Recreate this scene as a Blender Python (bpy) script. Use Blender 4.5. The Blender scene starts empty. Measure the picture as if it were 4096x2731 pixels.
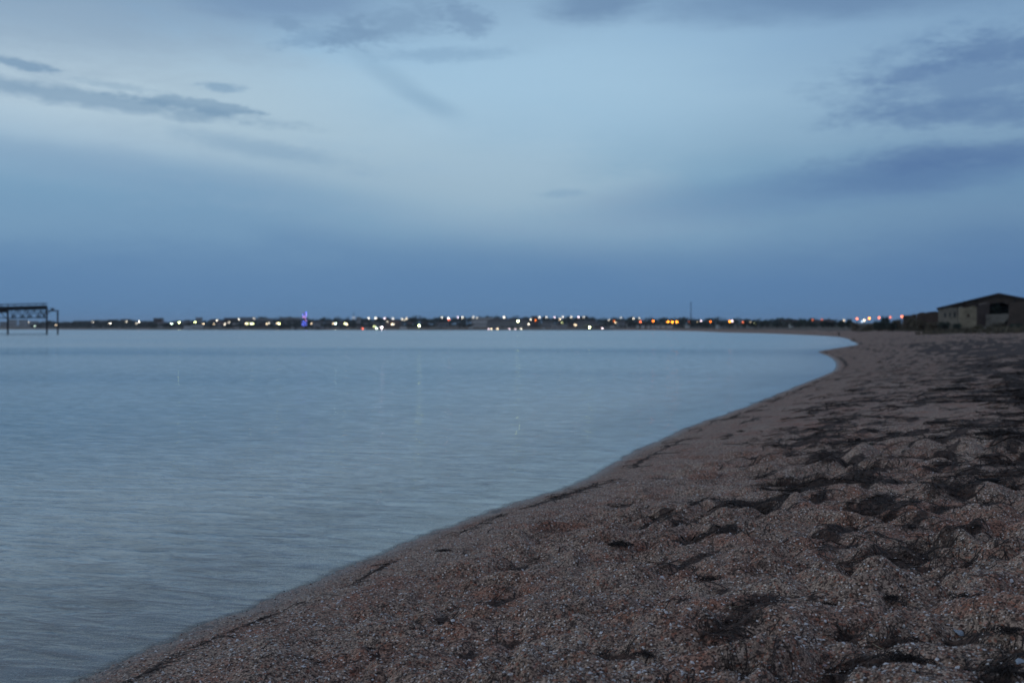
import bpy, math, random
import numpy as np
from mathutils import Vector

random.seed(7)
rng = np.random.default_rng(7)
S = bpy.context.scene
C = S.collection

# ------------------------------------------------------------------ camera
F, CX, Y0, H = 4392.0, 2048.0, 1313.0, 1.6      # focal length in photo pixels, horizon row, eye height over water
cam_d = bpy.data.cameras.new('camera')
cam = bpy.data.objects.new('camera', cam_d); C.objects.link(cam)
cam.location = (0, 0, H)
cam.rotation_euler = (math.radians(90) - math.atan((1365.5 - Y0) / F), 0, 0)
cam_d.sensor_width = 36.0
cam_d.lens = 36.0 * F / 4096.0
cam_d.clip_start = 0.05
cam_d.clip_end = 20000
cam_d.dof.use_dof = True
cam_d.dof.focus_distance = 5.6
cam_d.dof.aperture_fstop = 2.7
S.camera = cam


def lin(r, g=None, b=None):
    if isinstance(r, str):
        h = r.lstrip('#'); r, g, b = (int(h[i:i + 2], 16) for i in (0, 2, 4))
    f = lambda c: (c / 255 / 12.92) if c / 255 <= 0.04045 else ((c / 255 + 0.055) / 1.055) ** 2.4
    return (f(r), f(g), f(b), 1.0)


# ------------------------------------------------------------------ node helpers
class V:
    def __init__(s, nt, sock): s.nt, s.k = nt, sock
    def _m(s, op, *a, clamp=False):
        n = s.nt.nodes.new('ShaderNodeMath'); n.operation = op; n.use_clamp = clamp
        for i, v in enumerate((s,) + a):
            if isinstance(v, V): s.nt.links.new(v.k, n.inputs[i])
            else: n.inputs[i].default_value = v
        return V(s.nt, n.outputs[0])
    def __add__(s, o): return s._m('ADD', o)
    def __sub__(s, o): return s._m('SUBTRACT', o)
    def __mul__(s, o): return s._m('MULTIPLY', o)
    def __truediv__(s, o): return s._m('DIVIDE', o)
    __radd__ = __add__
    __rmul__ = __mul__
    def __rsub__(s, o): return (s * -1.0) + o
    def sqrt(s): return s._m('SQRT')
    def clamp(s): return s._m('ADD', 0.0, clamp=True)
    def pow(s, e): return s._m('POWER', e)
    def abs(s): return s._m('ABSOLUTE')
    def smooth(s, a, b):                       # smoothstep: 0 at a, 1 at b
        n = s.nt.nodes.new('ShaderNodeMapRange'); n.interpolation_type = 'SMOOTHSTEP'
        s.nt.links.new(s.k, n.inputs['Value'])
        if a < b:
            n.inputs['From Min'].default_value = a; n.inputs['From Max'].default_value = b
            n.inputs['To Min'].default_value = 0; n.inputs['To Max'].default_value = 1
        else:
            n.inputs['From Min'].default_value = b; n.inputs['From Max'].default_value = a
            n.inputs['To Min'].default_value = 1; n.inputs['To Max'].default_value = 0
        return V(s.nt, n.outputs['Result'])


def comb(nt, x, y, z=0.0):
    n = nt.nodes.new('ShaderNodeCombineXYZ')
    for i, v in enumerate((x, y, z)):
        if isinstance(v, V): nt.links.new(v.k, n.inputs[i])
        else: n.inputs[i].default_value = v
    return V(nt, n.outputs[0])


def sep(v):
    n = v.nt.nodes.new('ShaderNodeSeparateXYZ'); v.nt.links.new(v.k, n.inputs[0])
    return [V(v.nt, o) for o in n.outputs]


def noise(nt, vec, scale=1.0, detail=3.0, rough=0.5, dist=0.0, col=False):
    n = nt.nodes.new('ShaderNodeTexNoise')
    if vec is not None: nt.links.new(vec.k, n.inputs['Vector'])
    n.inputs['Scale'].default_value = scale; n.inputs['Detail'].default_value = detail
    n.inputs['Roughness'].default_value = rough; n.inputs['Distortion'].default_value = dist
    return V(nt, n.outputs['Color' if col else 'Fac'])


def mix(nt, f, a, b, blend='MIX'):
    n = nt.nodes.new('ShaderNodeMix'); n.data_type = 'RGBA'; n.blend_type = blend; n.clamp_factor = True
    for i_, v in ((0, f), (6, a), (7, b)):
        s_ = n.inputs[i_]
        if isinstance(v, V): nt.links.new(v.k, s_)
        elif i_ == 0: s_.default_value = v
        else: s_.default_value = v if len(v) == 4 else (*v, 1)
    return V(nt, n.outputs[2])


def ramp(nt, f, stops):
    n = nt.nodes.new('ShaderNodeValToRGB'); nt.links.new(f.k, n.inputs[0])
    e = n.color_ramp.elements
    while len(e) < len(stops): e.new(0.5)
    for i, (p, c) in enumerate(stops):
        e[i].position = p; e[i].color = c if len(c) == 4 else (*c, 1)
    return V(nt, n.outputs[0])


def grey(v): return (v, v, v, 1)


# ------------------------------------------------------------------ world: dusk sky under thin broken cloud
W = bpy.data.worlds.new('World'); S.world = W; W.use_nodes = True
nt = W.node_tree; nt.nodes.clear()
tc = nt.nodes.new('ShaderNodeTexCoord')
nrm = nt.nodes.new('ShaderNodeVectorMath'); nrm.operation = 'NORMALIZE'
nt.links.new(tc.outputs['Generated'], nrm.inputs[0])
X_, Y_, Z_ = sep(V(nt, nrm.outputs[0]))
az = X_._m('ARCTAN2', Y_) * 57.2958
el = Z_._m('ARCSINE') * 57.2958
nA = noise(nt, comb(nt, az * 0.07, el * 0.2, 3.1), 1, 5, 0.5)
nB = noise(nt, comb(nt, az * 0.55, el * 1.5, 8.3), 1, 5, 0.6)
nC = noise(nt, comb(nt, az * 0.2, el * 0.75, 1.7), 1, 6, 0.58)
nD = noise(nt, comb(nt, az * 1.5, el * 4.2, 5.9), 1, 6, 0.62)
elw = (el + (nA - 0.5) * 3.4 + (nC - 0.5) * 0.9)
t = (elw / 60.0).clamp()
d = 1 / 60.0
col = ramp(nt, t, [(0.0, lin('6188b1')), (2.2 * d, lin('6a90b8')), (3.8 * d, lin('7a9dbd')), (5.4 * d, lin('88aac5')),
                   (7.0 * d, lin('8bb0ca')), (9.0 * d, lin('9fbfd5')), (12.0 * d, lin('aecde2')), (14.6 * d, lin('a4c5df')),
                   (17.5 * d, lin('88a8c8')), (24 * d, lin('93a8c2')), (34 * d, lin('9aa8bb')), (60 * d, lin('99a4b5'))])


def sky_patch(col, px, y, rx, ry, rot, k, colour, strength, edge, n=None, namt=2.0):
    """A patch of cloud given by its bearing and elevation (from photo pixels) and half sizes in pixels."""
    a0 = math.degrees(math.atan((px - CX) / F)); e0 = math.degrees(math.atan((Y0 - y) / F * math.cos(math.radians(a0))))
    q = 57.2958 / F
    da = az - a0; de = el - e0
    c, s = math.cos(math.radians(rot)), math.sin(math.radians(rot))
    u = (da * c + de * s) / (rx * q); v = (de * c - da * s) / (ry * q)
    r = (u * u + v * v).sqrt() + ((n or nB) - 0.5) * namt + (nD - 0.5) * ((1.7 if rx < 300 else 0.8) if n is nB else 0.35)
    m = r.smooth(1 + edge, 1 - edge) * strength
    return mix(nt, m, col, colour)


# brighter, warmer gaps
col = sky_patch(col, 250, 330, 900, 240, -6, 0, lin('d0e0e9'), 0.85, 0.9, nC, 1.2)
col = sky_patch(col, 1450, 590, 950, 210, -12, 0, lin('bacfdb'), 0.75, 0.9, nC, 1.2)
col = sky_patch(col, 1900, 720, 620, 110, -3, 0, lin('acc4d4'), 0.6, 0.7, nC, 1.4)
col = sky_patch(col, 1950, 260, 700, 300, 0, 0, lin('b4d3e8'), 0.6, 0.9, nC, 1.0)
# broad blue-grey shade low on the left and along the top
col = sky_patch(col, 500, 900, 1200, 290, -7, 0, lin('7a9fc1'), 0.42, 0.8, nC, 1.2)
col = sky_patch(col, 900, 20, 1500, 130, 0, 0, lin('8aa6c2'), 0.32, 0.8, nC, 1.6)
col = sky_patch(col, 250, 60, 700, 190, 0, 0, lin('8ea6bf'), 0.55, 0.8, nC, 1.4)
col = sky_patch(col, 1100, -20, 320, 90, 0, 0, lin('7c98ba'), 0.6, 0.6, nC, 1.6)
# horizon bank
col = sky_patch(col, 2000, 1240, 4200, 230, 0, 0, lin('668bb3'), 0.55, 0.55, nC, 0.9)
# right-hand dusk
rd = az.smooth(4, 27) * 0.8 + az.smooth(27, 100) * 0.2
col = mix(nt, rd * 0.45, col, lin('4f6f9c'))
back = (az.abs()).smooth(70, 180)
col = mix(nt, back * 0.55, col, lin('8a8794'))
dk = lin('7d9bba'); dk2 = lin('5f7fae')
for p in [
    (330, 395, 640, 30, -4.0, lin('86a4be'), 0.85, 0.6, nB, 2.0),
    (780, 420, 230, 24, -4, lin('82a1bc'), 0.8, 0.45, nB, 2.4),
    (70, 258, 130, 17, -8, lin('7f9fbc'), 0.9, 0.4, nB, 1.8),
    (880, 350, 75, 16, 0, lin('8aaac5'), 0.85, 0.5, nB, 1.6),
    (480, 350, 150, 12, -5, lin('9ab5ca'), 0.6, 0.6, nB, 2.2),
    (1060, 600, 300, 32, -9, lin('86a7c3'), 0.55, 0.8, nB, 1.5),
    (650, 700, 700, 60, -6, lin('82a5c4'), 0.5, 0.7, nC, 1.8),
    (1160, 105, 60, 24, -10, lin('88a5c2'), 0.9, 0.5, nB, 1.8),
    (1260, 155, 120, 34, 12, lin('8cabc8'), 0.85, 0.6, nB, 2.6),
    (1400, 140, 100, 42, 10, lin('84a2c0'), 0.9, 0.6, nB, 2.4),
    (1600, 90, 200, 55, 12, lin('86a3c0'), 0.8, 0.7, nB, 2.6),
    (1870, 80, 90, 50, -15, lin('86a3c1'), 0.9, 0.6, nB, 2.2),
    (1780, 222, 230, 24, 2, lin('90b0cc'), 0.7, 0.7, nB, 2.0),
    (1590, 330, 220, 36, -32, lin('96b6cf'), 0.55, 0.9, nC, 1.6),
    (1720, 415, 120, 30, -18, lin('95b5ce'), 0.55, 0.8, nC, 1.2),
    (2380, 10, 190, 75, 5, lin('7390b2'), 0.9, 0.6, nC, 1.4),
    (3300, -5, 600, 65, 0, lin('6784aa'), 0.7, 0.8, nC, 1.6),
    (3930, 310, 430, 135, 3, lin('6383ad'), 0.72, 0.75, nB, 2.2),
    (3640, 300, 130, 26, 10, lin('6886af'), 0.6, 0.7, nB, 1.6),
    (4000, 200, 200, 50, -4, lin('6482ab'), 0.6, 0.7, nB, 2.0),
    (3880, 455, 390, 40, -2, lin('6483ac'), 0.65, 0.7, nB, 1.5),
    (3400, 740, 950, 80, 5, lin('6b8cb4'), 0.55, 0.7, nC, 1.6),
    (3900, 620, 420, 40, 1, lin('5a79a6'), 0.65, 0.7, nB, 1.8),
    (3700, 690, 380, 60, 3, lin('5675a4'), 0.6, 0.8, nC, 1.4),
    (2240, 775, 80, 16, 3, lin('8aabc6'), 0.6, 0.7, nB, 1.6),
]:
    px, y, rx, ry, rot, c_, st, ed, nn, na = p
    col = sky_patch(col, px, y, rx, ry, rot, 0, c_, st * .8, ed, nn, na)
SUN_AZ = -80.0                         # added side light to model the mounds, turned left so its glitter misses the view
col = mix(nt, 1.0, col, (0.81, 0.86, 0.90, 1), 'MULTIPLY')
bg = nt.nodes.new('ShaderNodeBackground'); bg.inputs['Strength'].default_value = 1.0
nt.links.new(col.k, bg.inputs['Color'])
wo = nt.nodes.new('ShaderNodeOutputWorld'); nt.links.new(bg.outputs[0], wo.inputs['Surface'])

sd = bpy.data.lights.new('sun', 'SUN'); sd.energy = 0.34; sd.angle = math.radians(30); sd.color = (0.9, 0.95, 1.0)
sun = bpy.data.objects.new('sun', sd); C.objects.link(sun)
sv = Vector((math.sin(math.radians(SUN_AZ)), math.cos(math.radians(SUN_AZ)), math.tan(math.radians(20))))
sun.rotation_euler = sv.to_track_quat('Z', 'Y').to_euler()

S.view_settings.view_transform = 'Standard'; S.view_settings.look = 'None'
S.view_settings.exposure = 0; S.view_settings.gamma = 1; S.view_settings.use_curve_mapping = False
S.render.engine = 'CYCLES'
S.cycles.use_denoising = True
S.cycles.max_bounces = 6; S.cycles.transparent_max_bounces = 8
S.cycles.sample_clamp_indirect = 3


# ------------------------------------------------------------------ materials
def newmat(name):
    m = bpy.data.materials.new(name); m.use_nodes = True
    n = m.node_tree; n.nodes.clear()
    o = n.nodes.new('ShaderNodeOutputMaterial')
    return m, n, o


def attr(nt, name):
    n = nt.nodes.new('ShaderNodeAttribute'); n.attribute_name = name
    return n


def plain(name, c, rough=0.8, var=0.25, scale=1.5, metal=0.0, bump=0.0, bscale=8.0, rnd=0.0):
    m, n, o = newmat(name)
    p = n.nodes.new('ShaderNodeBsdfPrincipled')
    g = n.nodes.new('ShaderNodeNewGeometry')
    pos = V(n, g.outputs['Position'])
    f = noise(n, pos, scale, 4, 0.6)
    c1 = tuple(x * (1 - var) for x in c[:3]); c2 = tuple(x * (1 + var) for x in c[:3])
    cc = mix(n, f.smooth(0.25, 0.75), c1, c2)
    if rnd:
        oi = n.nodes.new('ShaderNodeObjectInfo')
        r = V(n, oi.outputs['Random'])
        k = r * (2 * rnd) + (1 - rnd)
        cc = mix(n, 1.0, cc, comb(n, k, k, k), 'MULTIPLY')
    n.links.new(cc.k, p.inputs['Base Color'])
    p.inputs['Roughness'].default_value = rough; p.inputs['Metallic'].default_value = metal
    if bump:
        b = n.nodes.new('ShaderNodeBump'); b.inputs['Distance'].default_value = bump
        n.links.new(noise(n, pos, bscale, 5, 0.6).k, b.inputs['Height']); n.links.new(b.outputs[0], p.inputs['Normal'])
    n.links.new(p.outputs[0], o.inputs[0])
    return m


def emit(name, c, s):
    m, n, o = newmat(name)
    e = n.nodes.new('ShaderNodeEmission'); e.inputs[0].default_value = c; e.inputs[1].default_value = s
    n.links.new(e.outputs[0], o.inputs[0]); return m


# ------------------------------------------------------------------ numpy noise and the shape of the land
def perlin(x, y, seed=0):
    xi = np.floor(x).astype(np.int64); yi = np.floor(y).astype(np.int64)
    xf = x - xi; yf = y - yi
    def g(ix, iy, dx, dy):
        h = (ix * 374761393 + iy * 668265263 + seed * 974634777) & 0xffffffff
        h = ((h ^ (h >> 13)) * 1274126177) & 0xffffffff
        h = (h ^ (h >> 16))
        a = (h & 0xffff) / 65536.0 * 2 * math.pi
        return np.cos(a) * dx + np.sin(a) * dy
    u = xf * xf * xf * (xf * (xf * 6 - 15) + 10); v = yf * yf * yf * (yf * (yf * 6 - 15) + 10)
    a = g(xi, yi, xf, yf); b = g(xi + 1, yi, xf - 1, yf)
    c = g(xi, yi + 1, xf, yf - 1); d_ = g(xi + 1, yi + 1, xf - 1, yf - 1)
    return ((a * (1 - u) + b * u) * (1 - v) + (c * (1 - u) + d_ * u) * v) * 1.5


def fbm(x, y, n, seed=0):
    s = 0; a = 1.0
    for i in range(n):
        s = s + a * perlin(x * 2 ** i, y * 2 ** i, seed + i * 7); a *= 0.5
    return s


def sst(a, b, x):
    t_ = np.clip((x - a) / (b - a), 0, 1); return t_ * t_ * (3 - 2 * t_)


# shoreline, from photo pixels on the water plane (z = 0)
shore_px = [(300, 2731), (450, 2655), (637, 2577), (749, 2525), (975, 2447), (1184, 2368), (1445, 2247), (1628, 2177), (1829, 2090),
            (2090, 2003), (2316, 1933), (2438, 1860), (2612, 1773), (2787, 1698), (2961, 1638), (3100, 1582),
            (3200, 1540), (3290, 1505), (3335, 1484), (3348, 1462), (3340, 1442), (3318, 1426), (3276, 1409), (3276, 1405),
            (3310, 1399), (3358, 1391), (3400, 1384), (3432, 1378.5), (3425, 1372), (3406, 1362), (3380, 1352),
            (3337, 1346), (3256, 1341), (3150, 1336.5), (3052, 1333), (2900, 1329.5), (2800, 1325), (2680, 1322), (2560, 1320.6),
            (2250, 1320), (1900, 1320), (1500, 1320), (1050, 1319.4), (600, 1319), (300, 1318.3), (0, 1317.5)]
sp = [((px - CX) / F * (F * H / (y - Y0)), F * H / (y - Y0)) for px, y in shore_px]
back_pts = [(-400.0, -3000.0), (-150.0, -900.0), (-40.0, -250.0), (-14.0, -60.0), (-6.5, -18.0), (-4.2, -6.0), (-3.2, 0.0), (-2.6, 2.6)]
fwd_pts = [(-1500.0, 2050.0), (-3500.0, 2500.0), (-7000.0, 2900.0)]
ctrl = np.array(back_pts + sp + fwd_pts)
pl = []
for i in range(len(ctrl) - 1):
    p0 = ctrl[max(i - 1, 0)]; p1 = ctrl[i]; p2 = ctrl[i + 1]; p3 = ctrl[min(i + 2, len(ctrl) - 1)]
    for k in range(3):
        q = k / 3.0
        # tamed Catmull-Rom (tangents limited to the segment)
        L = np.linalg.norm(p2 - p1)
        m1 = (p2 - p0) * 0.5; m2 = (p3 - p1) * 0.5
        m1 = m1 * min(1, L / (np.linalg.norm(m1) + 1e-9)); m2 = m2 * min(1, L / (np.linalg.norm(m2) + 1e-9))
        pl.append((2 * q**3 - 3 * q**2 + 1) * p1 + (q**3 - 2 * q**2 + q) * m1 + (-2 * q**3 + 3 * q**2) * p2 + (q**3 - q**2) * m2)
pl.append(ctrl[-1]); pl = np.array(pl)
water_poly = np.vstack([pl, [(-9000, 2900), (-9000, -3000)]])


def signed_dist(x, y):
    """metres from the waterline, positive on land"""
    x = np.asarray(x, float); y = np.asarray(y, float)
    best = np.full(x.shape, 1e18)
    A = pl[:-1]; B = pl[1:]
    for (ax, ay), (bx, by) in zip(A, B):
        dx, dy = bx - ax, by - ay
        tt = np.clip(((x - ax) * dx + (y - ay) * dy) / (dx * dx + dy * dy + 1e-12), 0, 1)
        best = np.minimum(best, (x - ax - tt * dx) ** 2 + (y - ay - tt * dy) ** 2)
    inside = np.zeros(x.shape, bool)
    n = len(water_poly); j = n - 1
    for i in range(n):
        xi, yi = water_poly[i]; xj, yj = water_poly[j]
        if yi != yj:
            c = ((yi > y) != (yj > y)) & (x < (xj - xi) * (y - yi) / (yj - yi) + xi)
            inside ^= c
        j = i
    dd = np.sqrt(best)
    return np.where(inside, -dd, dd)


PX = [-4000, -300, -60, -20, -6, -2, 0, 0.4, 1.0, 2.4, 5, 9, 16, 28, 45, 80, 200, 400, 900, 4000]
PZ = [-12, -5, -2.2, -1.0, -0.45, -0.2, 0, 0.05, 0.13, 0.30, 0.52, 0.80, 1.22, 1.75, 2.05, 2.4, 3.4, 6.0, 9.5, 14]


def ring_step(D):
    return np.clip(D * D / 1480.0 * 0.85, D * 0.0030, D * 0.045)


def oct_w(wl, step):
    return np.clip((wl / step - 2.0) / 3.0, 0, 1)


def relief(x, y, dd):
    """trampled mounds and hollows of the shell sand"""
    D = np.hypot(x, y); st = np.maximum(ring_step(np.maximum(D, 0.4)), 0.003)
    wx = x + 0.12 * perlin(x * 1.7, y * 1.7, 51); wy = y + 0.12 * perlin(x * 1.7, y * 1.7, 52)
    ramp1 = sst(0.38, 1.2, dd)
    ampv = 0.72 + 0.40 * sst(-0.35, 0.5, fbm(x * 0.5, y * 0.5, 2, 61)) * sst(0.8, 3.0, dd)
    z = 0
    a = np.abs(perlin(wx * 2.2, wy * 2.5, 1)); z = z + (np.sqrt(a * a + 0.006) - 0.29) * 0.115 * oct_w(0.40, st)
    a = np.abs(perlin(wx * 5.0, wy * 5.4, 2)); z = z + (np.sqrt(a * a + 0.004) - 0.27) * 0.060 * oct_w(0.16, st)
    z = z + perlin(wx * 1.9, wy * 3.0, 42) * 0.042 * oct_w(0.35, st) + perlin(wx * 4.2, wy * 6.0, 43) * 0.028 * oct_w(0.2, st)
    z = z + perlin(wx * 9.5, wy * 9.5, 3) * 0.018 * oct_w(0.105, st)
    z = z + perlin(wx * 21, wy * 21, 4) * 0.009 * oct_w(0.05, st)
    z = z + perlin(wx * 47, wy * 47, 5) * 0.004 * oct_w(0.021, st)
    z = z * ramp1 * ampv * (1.25 - 0.15 * sst(3.0, 6.0, dd))
    z = z + perlin(x * 30, y * 30, 6) * 0.0016 * oct_w(0.035, st) * sst(-0.1, 0.2, dd)
    z = z + perlin(x * 0.9, y * 0.9, 7) * 0.050 * sst(1.0, 4, dd) * oct_w(1.1, st)
    z = z + perlin(x * 0.33, y * 0.33, 8) * 0.14 * sst(3, 9, dd) * oct_w(3.0, st)
    z = z + perlin(x * 0.09, y * 0.09, 9) * 0.22 * sst(10, 30, dd) * oct_w(11.0, st)
    z = z + perlin(x * 0.02, y * 0.02, 10) * 0.5 * sst(30, 90, dd)
    # little scarp of the last swash line
    wob = 0.05 * perlin(x * 1.1, y * 1.1, 11) + 0.02 * perlin(x * 4, y * 4, 12)
    z = z + 0.032 * sst(0.335, 0.385, dd + wob) * (1 - sst(0.5, 1.2, dd)) * oct_w(0.2, st)
    return z


def wl_wobble(x, y):
    return (0.05 * perlin(x * 0.8, y * 0.8, 21) + 0.025 * perlin(x * 3.1, y * 3.1, 22) + 0.012 * perlin(x * 9, y * 9, 23)) * sst(60, 20, 0 * x + np.hypot(x, y)) \
        if False else (0.05 * perlin(x * 0.8, y * 0.8, 21) + 0.035 * perlin(x * 3.1, y * 3.1, 22) + 0.025 * perlin(x * 9, y * 9, 23) + 0.014 * perlin(x * 24, y * 24, 24)) * (1 - sst(15, 60, np.hypot(x, y)))


def ground(x, y, full=False):
    x = np.atleast_1d(np.asarray(x, float)); y = np.atleast_1d(np.asarray(y, float))
    dd = signed_dist(x, y)
    dw = dd + wl_wobble(x, y)
    z = np.interp(dw, PX, PZ) + relief(x, y, dd)
    return (z, dw) if full else z


def weed_shade_mask(x, y, dd, rl=None):
    """dead seagrass on the sand, plus shade of the hollows painted in"""
    D = np.hypot(x, y)
    if rl is None: rl = relief(x, y, dd)
    low = sst(-0.008, -0.038, rl)  # low ground darkened with the weed, painting in shade between the mounds
    u = x * 0.83 - y * 0.55; v = x * 0.55 + y * 0.83            # v runs along the drifts
    n1 = fbm(u * 1.9 + 0.5 * perlin(x * .9, y * .9, 31), v * 0.62, 5, 33)
    n3 = fbm(u * 0.75, v * 0.28, 3, 39)
    big = fbm(u * 0.16, v * 0.08, 2, 35)
    n2 = fbm(x * 5.0, y * 6.5, 4, 37)
    side = sst(0.10, 0.36, x / np.maximum(y, .5))               # thicker towards the bank
    heavy = sst(2.6, 7.0, dd) * sst(6.0, 10, D) * (1 - sst(55, 90, D)) * (0.45 + 0.55 * side)
    m = sst(0.05, 0.45, n1 * 0.8 + 0.5 * n3 + 0.42 * heavy + 0.45 * big * heavy + 0.15 * low + 0.04 + 0.10 * sst(12, 25, D)) * sst(0.0, 0.4, heavy)
    corner = sst(1.0, 3.0, x) * (1 - sst(5.4, 7.5, D))
    near = sst(0.25, 0.75, n2 * 0.7 + n3 * 0.40 + 0.75 * low + 0.42 * corner - 0.36)
    near = near * (1 - sst(9, 16, D))
    light = sst(0.42, 0.95, n1 * 0.7 + 0.5 * n3 + 0.35 * low - 0.05) * 0.8
    nf = fbm(u * 3.6, v * 1.5, 4, 45)
    flecks = sst(0.30, 0.75, nf * 0.9 + 0.35 * n3 + 0.30 * low + 0.16 * side + 0.16) * 0.85 * sst(4.2, 7.5, D)
    m = np.maximum(m, flecks * sst(0.8, 2.2, dd))
    m = np.maximum(m, np.maximum(near, light) * sst(0.6, 1.5, dd))
    wob = 0.05 * perlin(x * 1.1, y * 1.1, 11) + 0.02 * perlin(x * 4, y * 4, 12) + 0.03 * perlin(x * .35, y * .35, 14)
    q = dd + wob
    gap = sst(-0.35, 0.0, perlin(x * 0.9, y * 0.9, 13))
    width = 0.016 + 0.0016 * D
    line0 = np.exp(-((dd - 0.05) / (0.03 + 0.001 * D)) ** 2) * sst(0.15, 0.5, perlin(x * 2.6, y * 2.6, 19)) * 0.8
    line = line0 + np.exp(-((q - 0.36) / width) ** 2) * gap
    q2 = dd + 0.25 * perlin(x * .5, y * .5, 15) + 0.05 * perlin(x * 2.2, y * 2.2, 16)
    line2 = np.exp(-((q2 - 0.95) / (0.03 + 0.002 * D)) ** 2) * sst(-0.1, 0.35, perlin(x * 0.7, y * 0.7, 17)) * 0.8
    return np.clip(np.maximum(m, np.maximum(line, line2)) * (1 - sst(120, 200, D)), 0, 1)


def place(px, y, it=14):
    """where the sight line of photo pixel (px, y) meets the ground"""
    D = F * (H - 0.3) / (y - Y0)
    for _ in range(it):
        gx = (px - CX) / F * D
        z = float(ground(gx, D)[0])
        D = 0.5 * D + 0.5 * F * (H - z) / (y - Y0)
    gx = (px - CX) / F * D
    return gx, D, float(ground(gx, D)[0])


# ------------------------------------------------------------------ mesh helpers
def mesh_obj(name, verts, faces, m=None, parent=None, smooth=False):
    me = bpy.data.meshes.new(name)
    me.from_pydata([tuple(v) for v in verts], [], [tuple(f) for f in faces]); me.update()
    if smooth: me.polygons.foreach_set('use_smooth', [True] * len(me.polygons))
    if m: me.materials.append(m)
    o = bpy.data.objects.new(name, me); C.objects.link(o)
    if parent: o.parent = parent
    return o


def fast_obj(name, verts, quads, m, smooth=True):
    me = bpy.data.meshes.new(name)
    nv, nf = len(verts), len(quads); k = quads.shape[1]
    me.vertices.add(nv); me.vertices.foreach_set('co', np.asarray(verts, np.float32).ravel())
    me.loops.add(nf * k); me.loops.foreach_set('vertex_index', quads.astype(np.int32).ravel())
    me.polygons.add(nf); me.polygons.foreach_set('loop_start', np.arange(0, nf * k, k, dtype=np.int32))
    me.polygons.foreach_set('use_smooth', np.full(nf, smooth))
    me.update(calc_edges=True); me.validate()
    me.materials.append(m)
    o = bpy.data.objects.new(name, me); C.objects.link(o)
    return o


def fattr(me, name, vals):
    a = me.attributes.new(name, 'FLOAT', 'POINT'); a.data.foreach_set('value', np.asarray(vals, np.float32))


class MB:
    def __init__(s): s.v = []; s.f = []
    def box(s, x0, x1, y0, y1, z0, z1):
        b = len(s.v)
        s.v += [(x, y, z) for z in (z0, z1) for x, y in ((x0, y0), (x1, y0), (x1, y1), (x0, y1))]
        s.f += [tuple(b + i for i in q) for q in ((3, 2, 1, 0), (4, 5, 6, 7), (0, 1, 5, 4), (1, 2, 6, 5), (2, 3, 7, 6), (3, 0, 4, 7))]
        return s
    def bar(s, a, b_, w, h=None):
        a = Vector(a); b_ = Vector(b_); h = h or w
        d_ = (b_ - a).normalized(); up = Vector((0, 0, 1)) if abs(d_.z) < 0.95 else Vector((0, 1, 0))
        r = d_.cross(up).normalized() * w / 2; u = r.cross(d_).normalized() * h / 2
        b = len(s.v)
        for p in (a, b_):
            s.v += [tuple(p + r * i + u * j) for i, j in ((-1, -1), (1, -1), (1, 1), (-1, 1))]
        s.f += [tuple(b + i for i in q) for q in ((0, 1, 2, 3), (7, 6, 5, 4), (0, 4, 5, 1), (1, 5, 6, 2), (2, 6, 7, 3), (3, 7, 4, 0))]
        return s
    def tube(s, pts, rad, n=6):
        """tube through points, radius per point"""
        b = len(s.v); pts = [Vector(p) for p in pts]
        if not hasattr(rad, '__len__'): rad = [rad] * len(pts)
        for i, p in enumerate(pts):
            d_ = (pts[min(i + 1, len(pts) - 1)] - pts[max(i - 1, 0)]).normalized()
            up = Vector((0, 0, 1)) if abs(d_.z) < 0.9 else Vector((0, 1, 0))
            r = d_.cross(up).normalized(); u = r.cross(d_)
            for k in range(n):
                a = 2 * math.pi * k / n
                s.v.append(tuple(p + (r * math.cos(a) + u * math.sin(a)) * rad[i]))
        for i in range(len(pts) - 1):
            for k in range(n):
                s.f.append((b + i * n + k, b + i * n + (k + 1) % n, b + (i + 1) * n + (k + 1) % n, b + (i + 1) * n + k))
        s.f.append(tuple(b + k for k in range(n))[::-1]); s.f.append(tuple(b + (len(pts) - 1) * n + k for k in range(n)))
        return s
    def poly(s, pts):
        b = len(s.v); s.v += list(pts); s.f.append(tuple(range(b, b + len(pts)))); return s
    def prism(s, pts, y0, y1):
        """outline in x,z pushed from y0 to y1"""
        b = len(s.v); n = len(pts)
        s.v += [(x, y0, z) for x, z in pts] + [(x, y1, z) for x, z in pts]
        s.f.append(tuple(range(b, b + n))); s.f.append(tuple(range(b + 2 * n - 1, b + n - 1, -1)))
        for i in range(n):
            s.f.append((b + i, b + n + i, b + n + (i + 1) % n, b + (i + 1) % n))
        return s
    def obj(s, name, m, parent=None, smooth=False): return mesh_obj(name, s.v, s.f, m, parent, smooth)


def tag(o, label=None, cat=None, group=None, kind=None):
    if label: o['label'] = label
    if cat: o['category'] = cat; o['kind'] = 'thing'
    if group: o['group'] = group
    if kind: o['kind'] = kind
    return o


def empty(name, loc, rz=0.0):
    o = bpy.data.objects.new(name, None); C.objects.link(o)
    o.location = loc; o.rotation_euler = (0, 0, rz); o.empty_display_size = 0.3
    return o


def copy_tree(o, parent=None):
    c = o.copy(); C.objects.link(c); c.parent = parent
    for ch in [k for k in o.children]: copy_tree(ch, c)
    return c


ORD = ['first', 'second', 'third', 'fourth', 'fifth', 'sixth', 'seventh', 'eighth', 'ninth', 'tenth', 'eleventh', 'twelfth',
       'thirteenth', 'fourteenth', 'fifteenth', 'sixteenth', 'seventeenth', 'eighteenth', 'nineteenth', 'twentieth',
       'twenty-first', 'twenty-second', 'twenty-third', 'twenty-fourth', 'twenty-fifth', 'twenty-sixth', 'twenty-seventh',
       'twenty-eighth', 'twenty-ninth', 'thirtieth']
pending = []            # (object, photo column, words for what it is, words for where it is)


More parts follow.
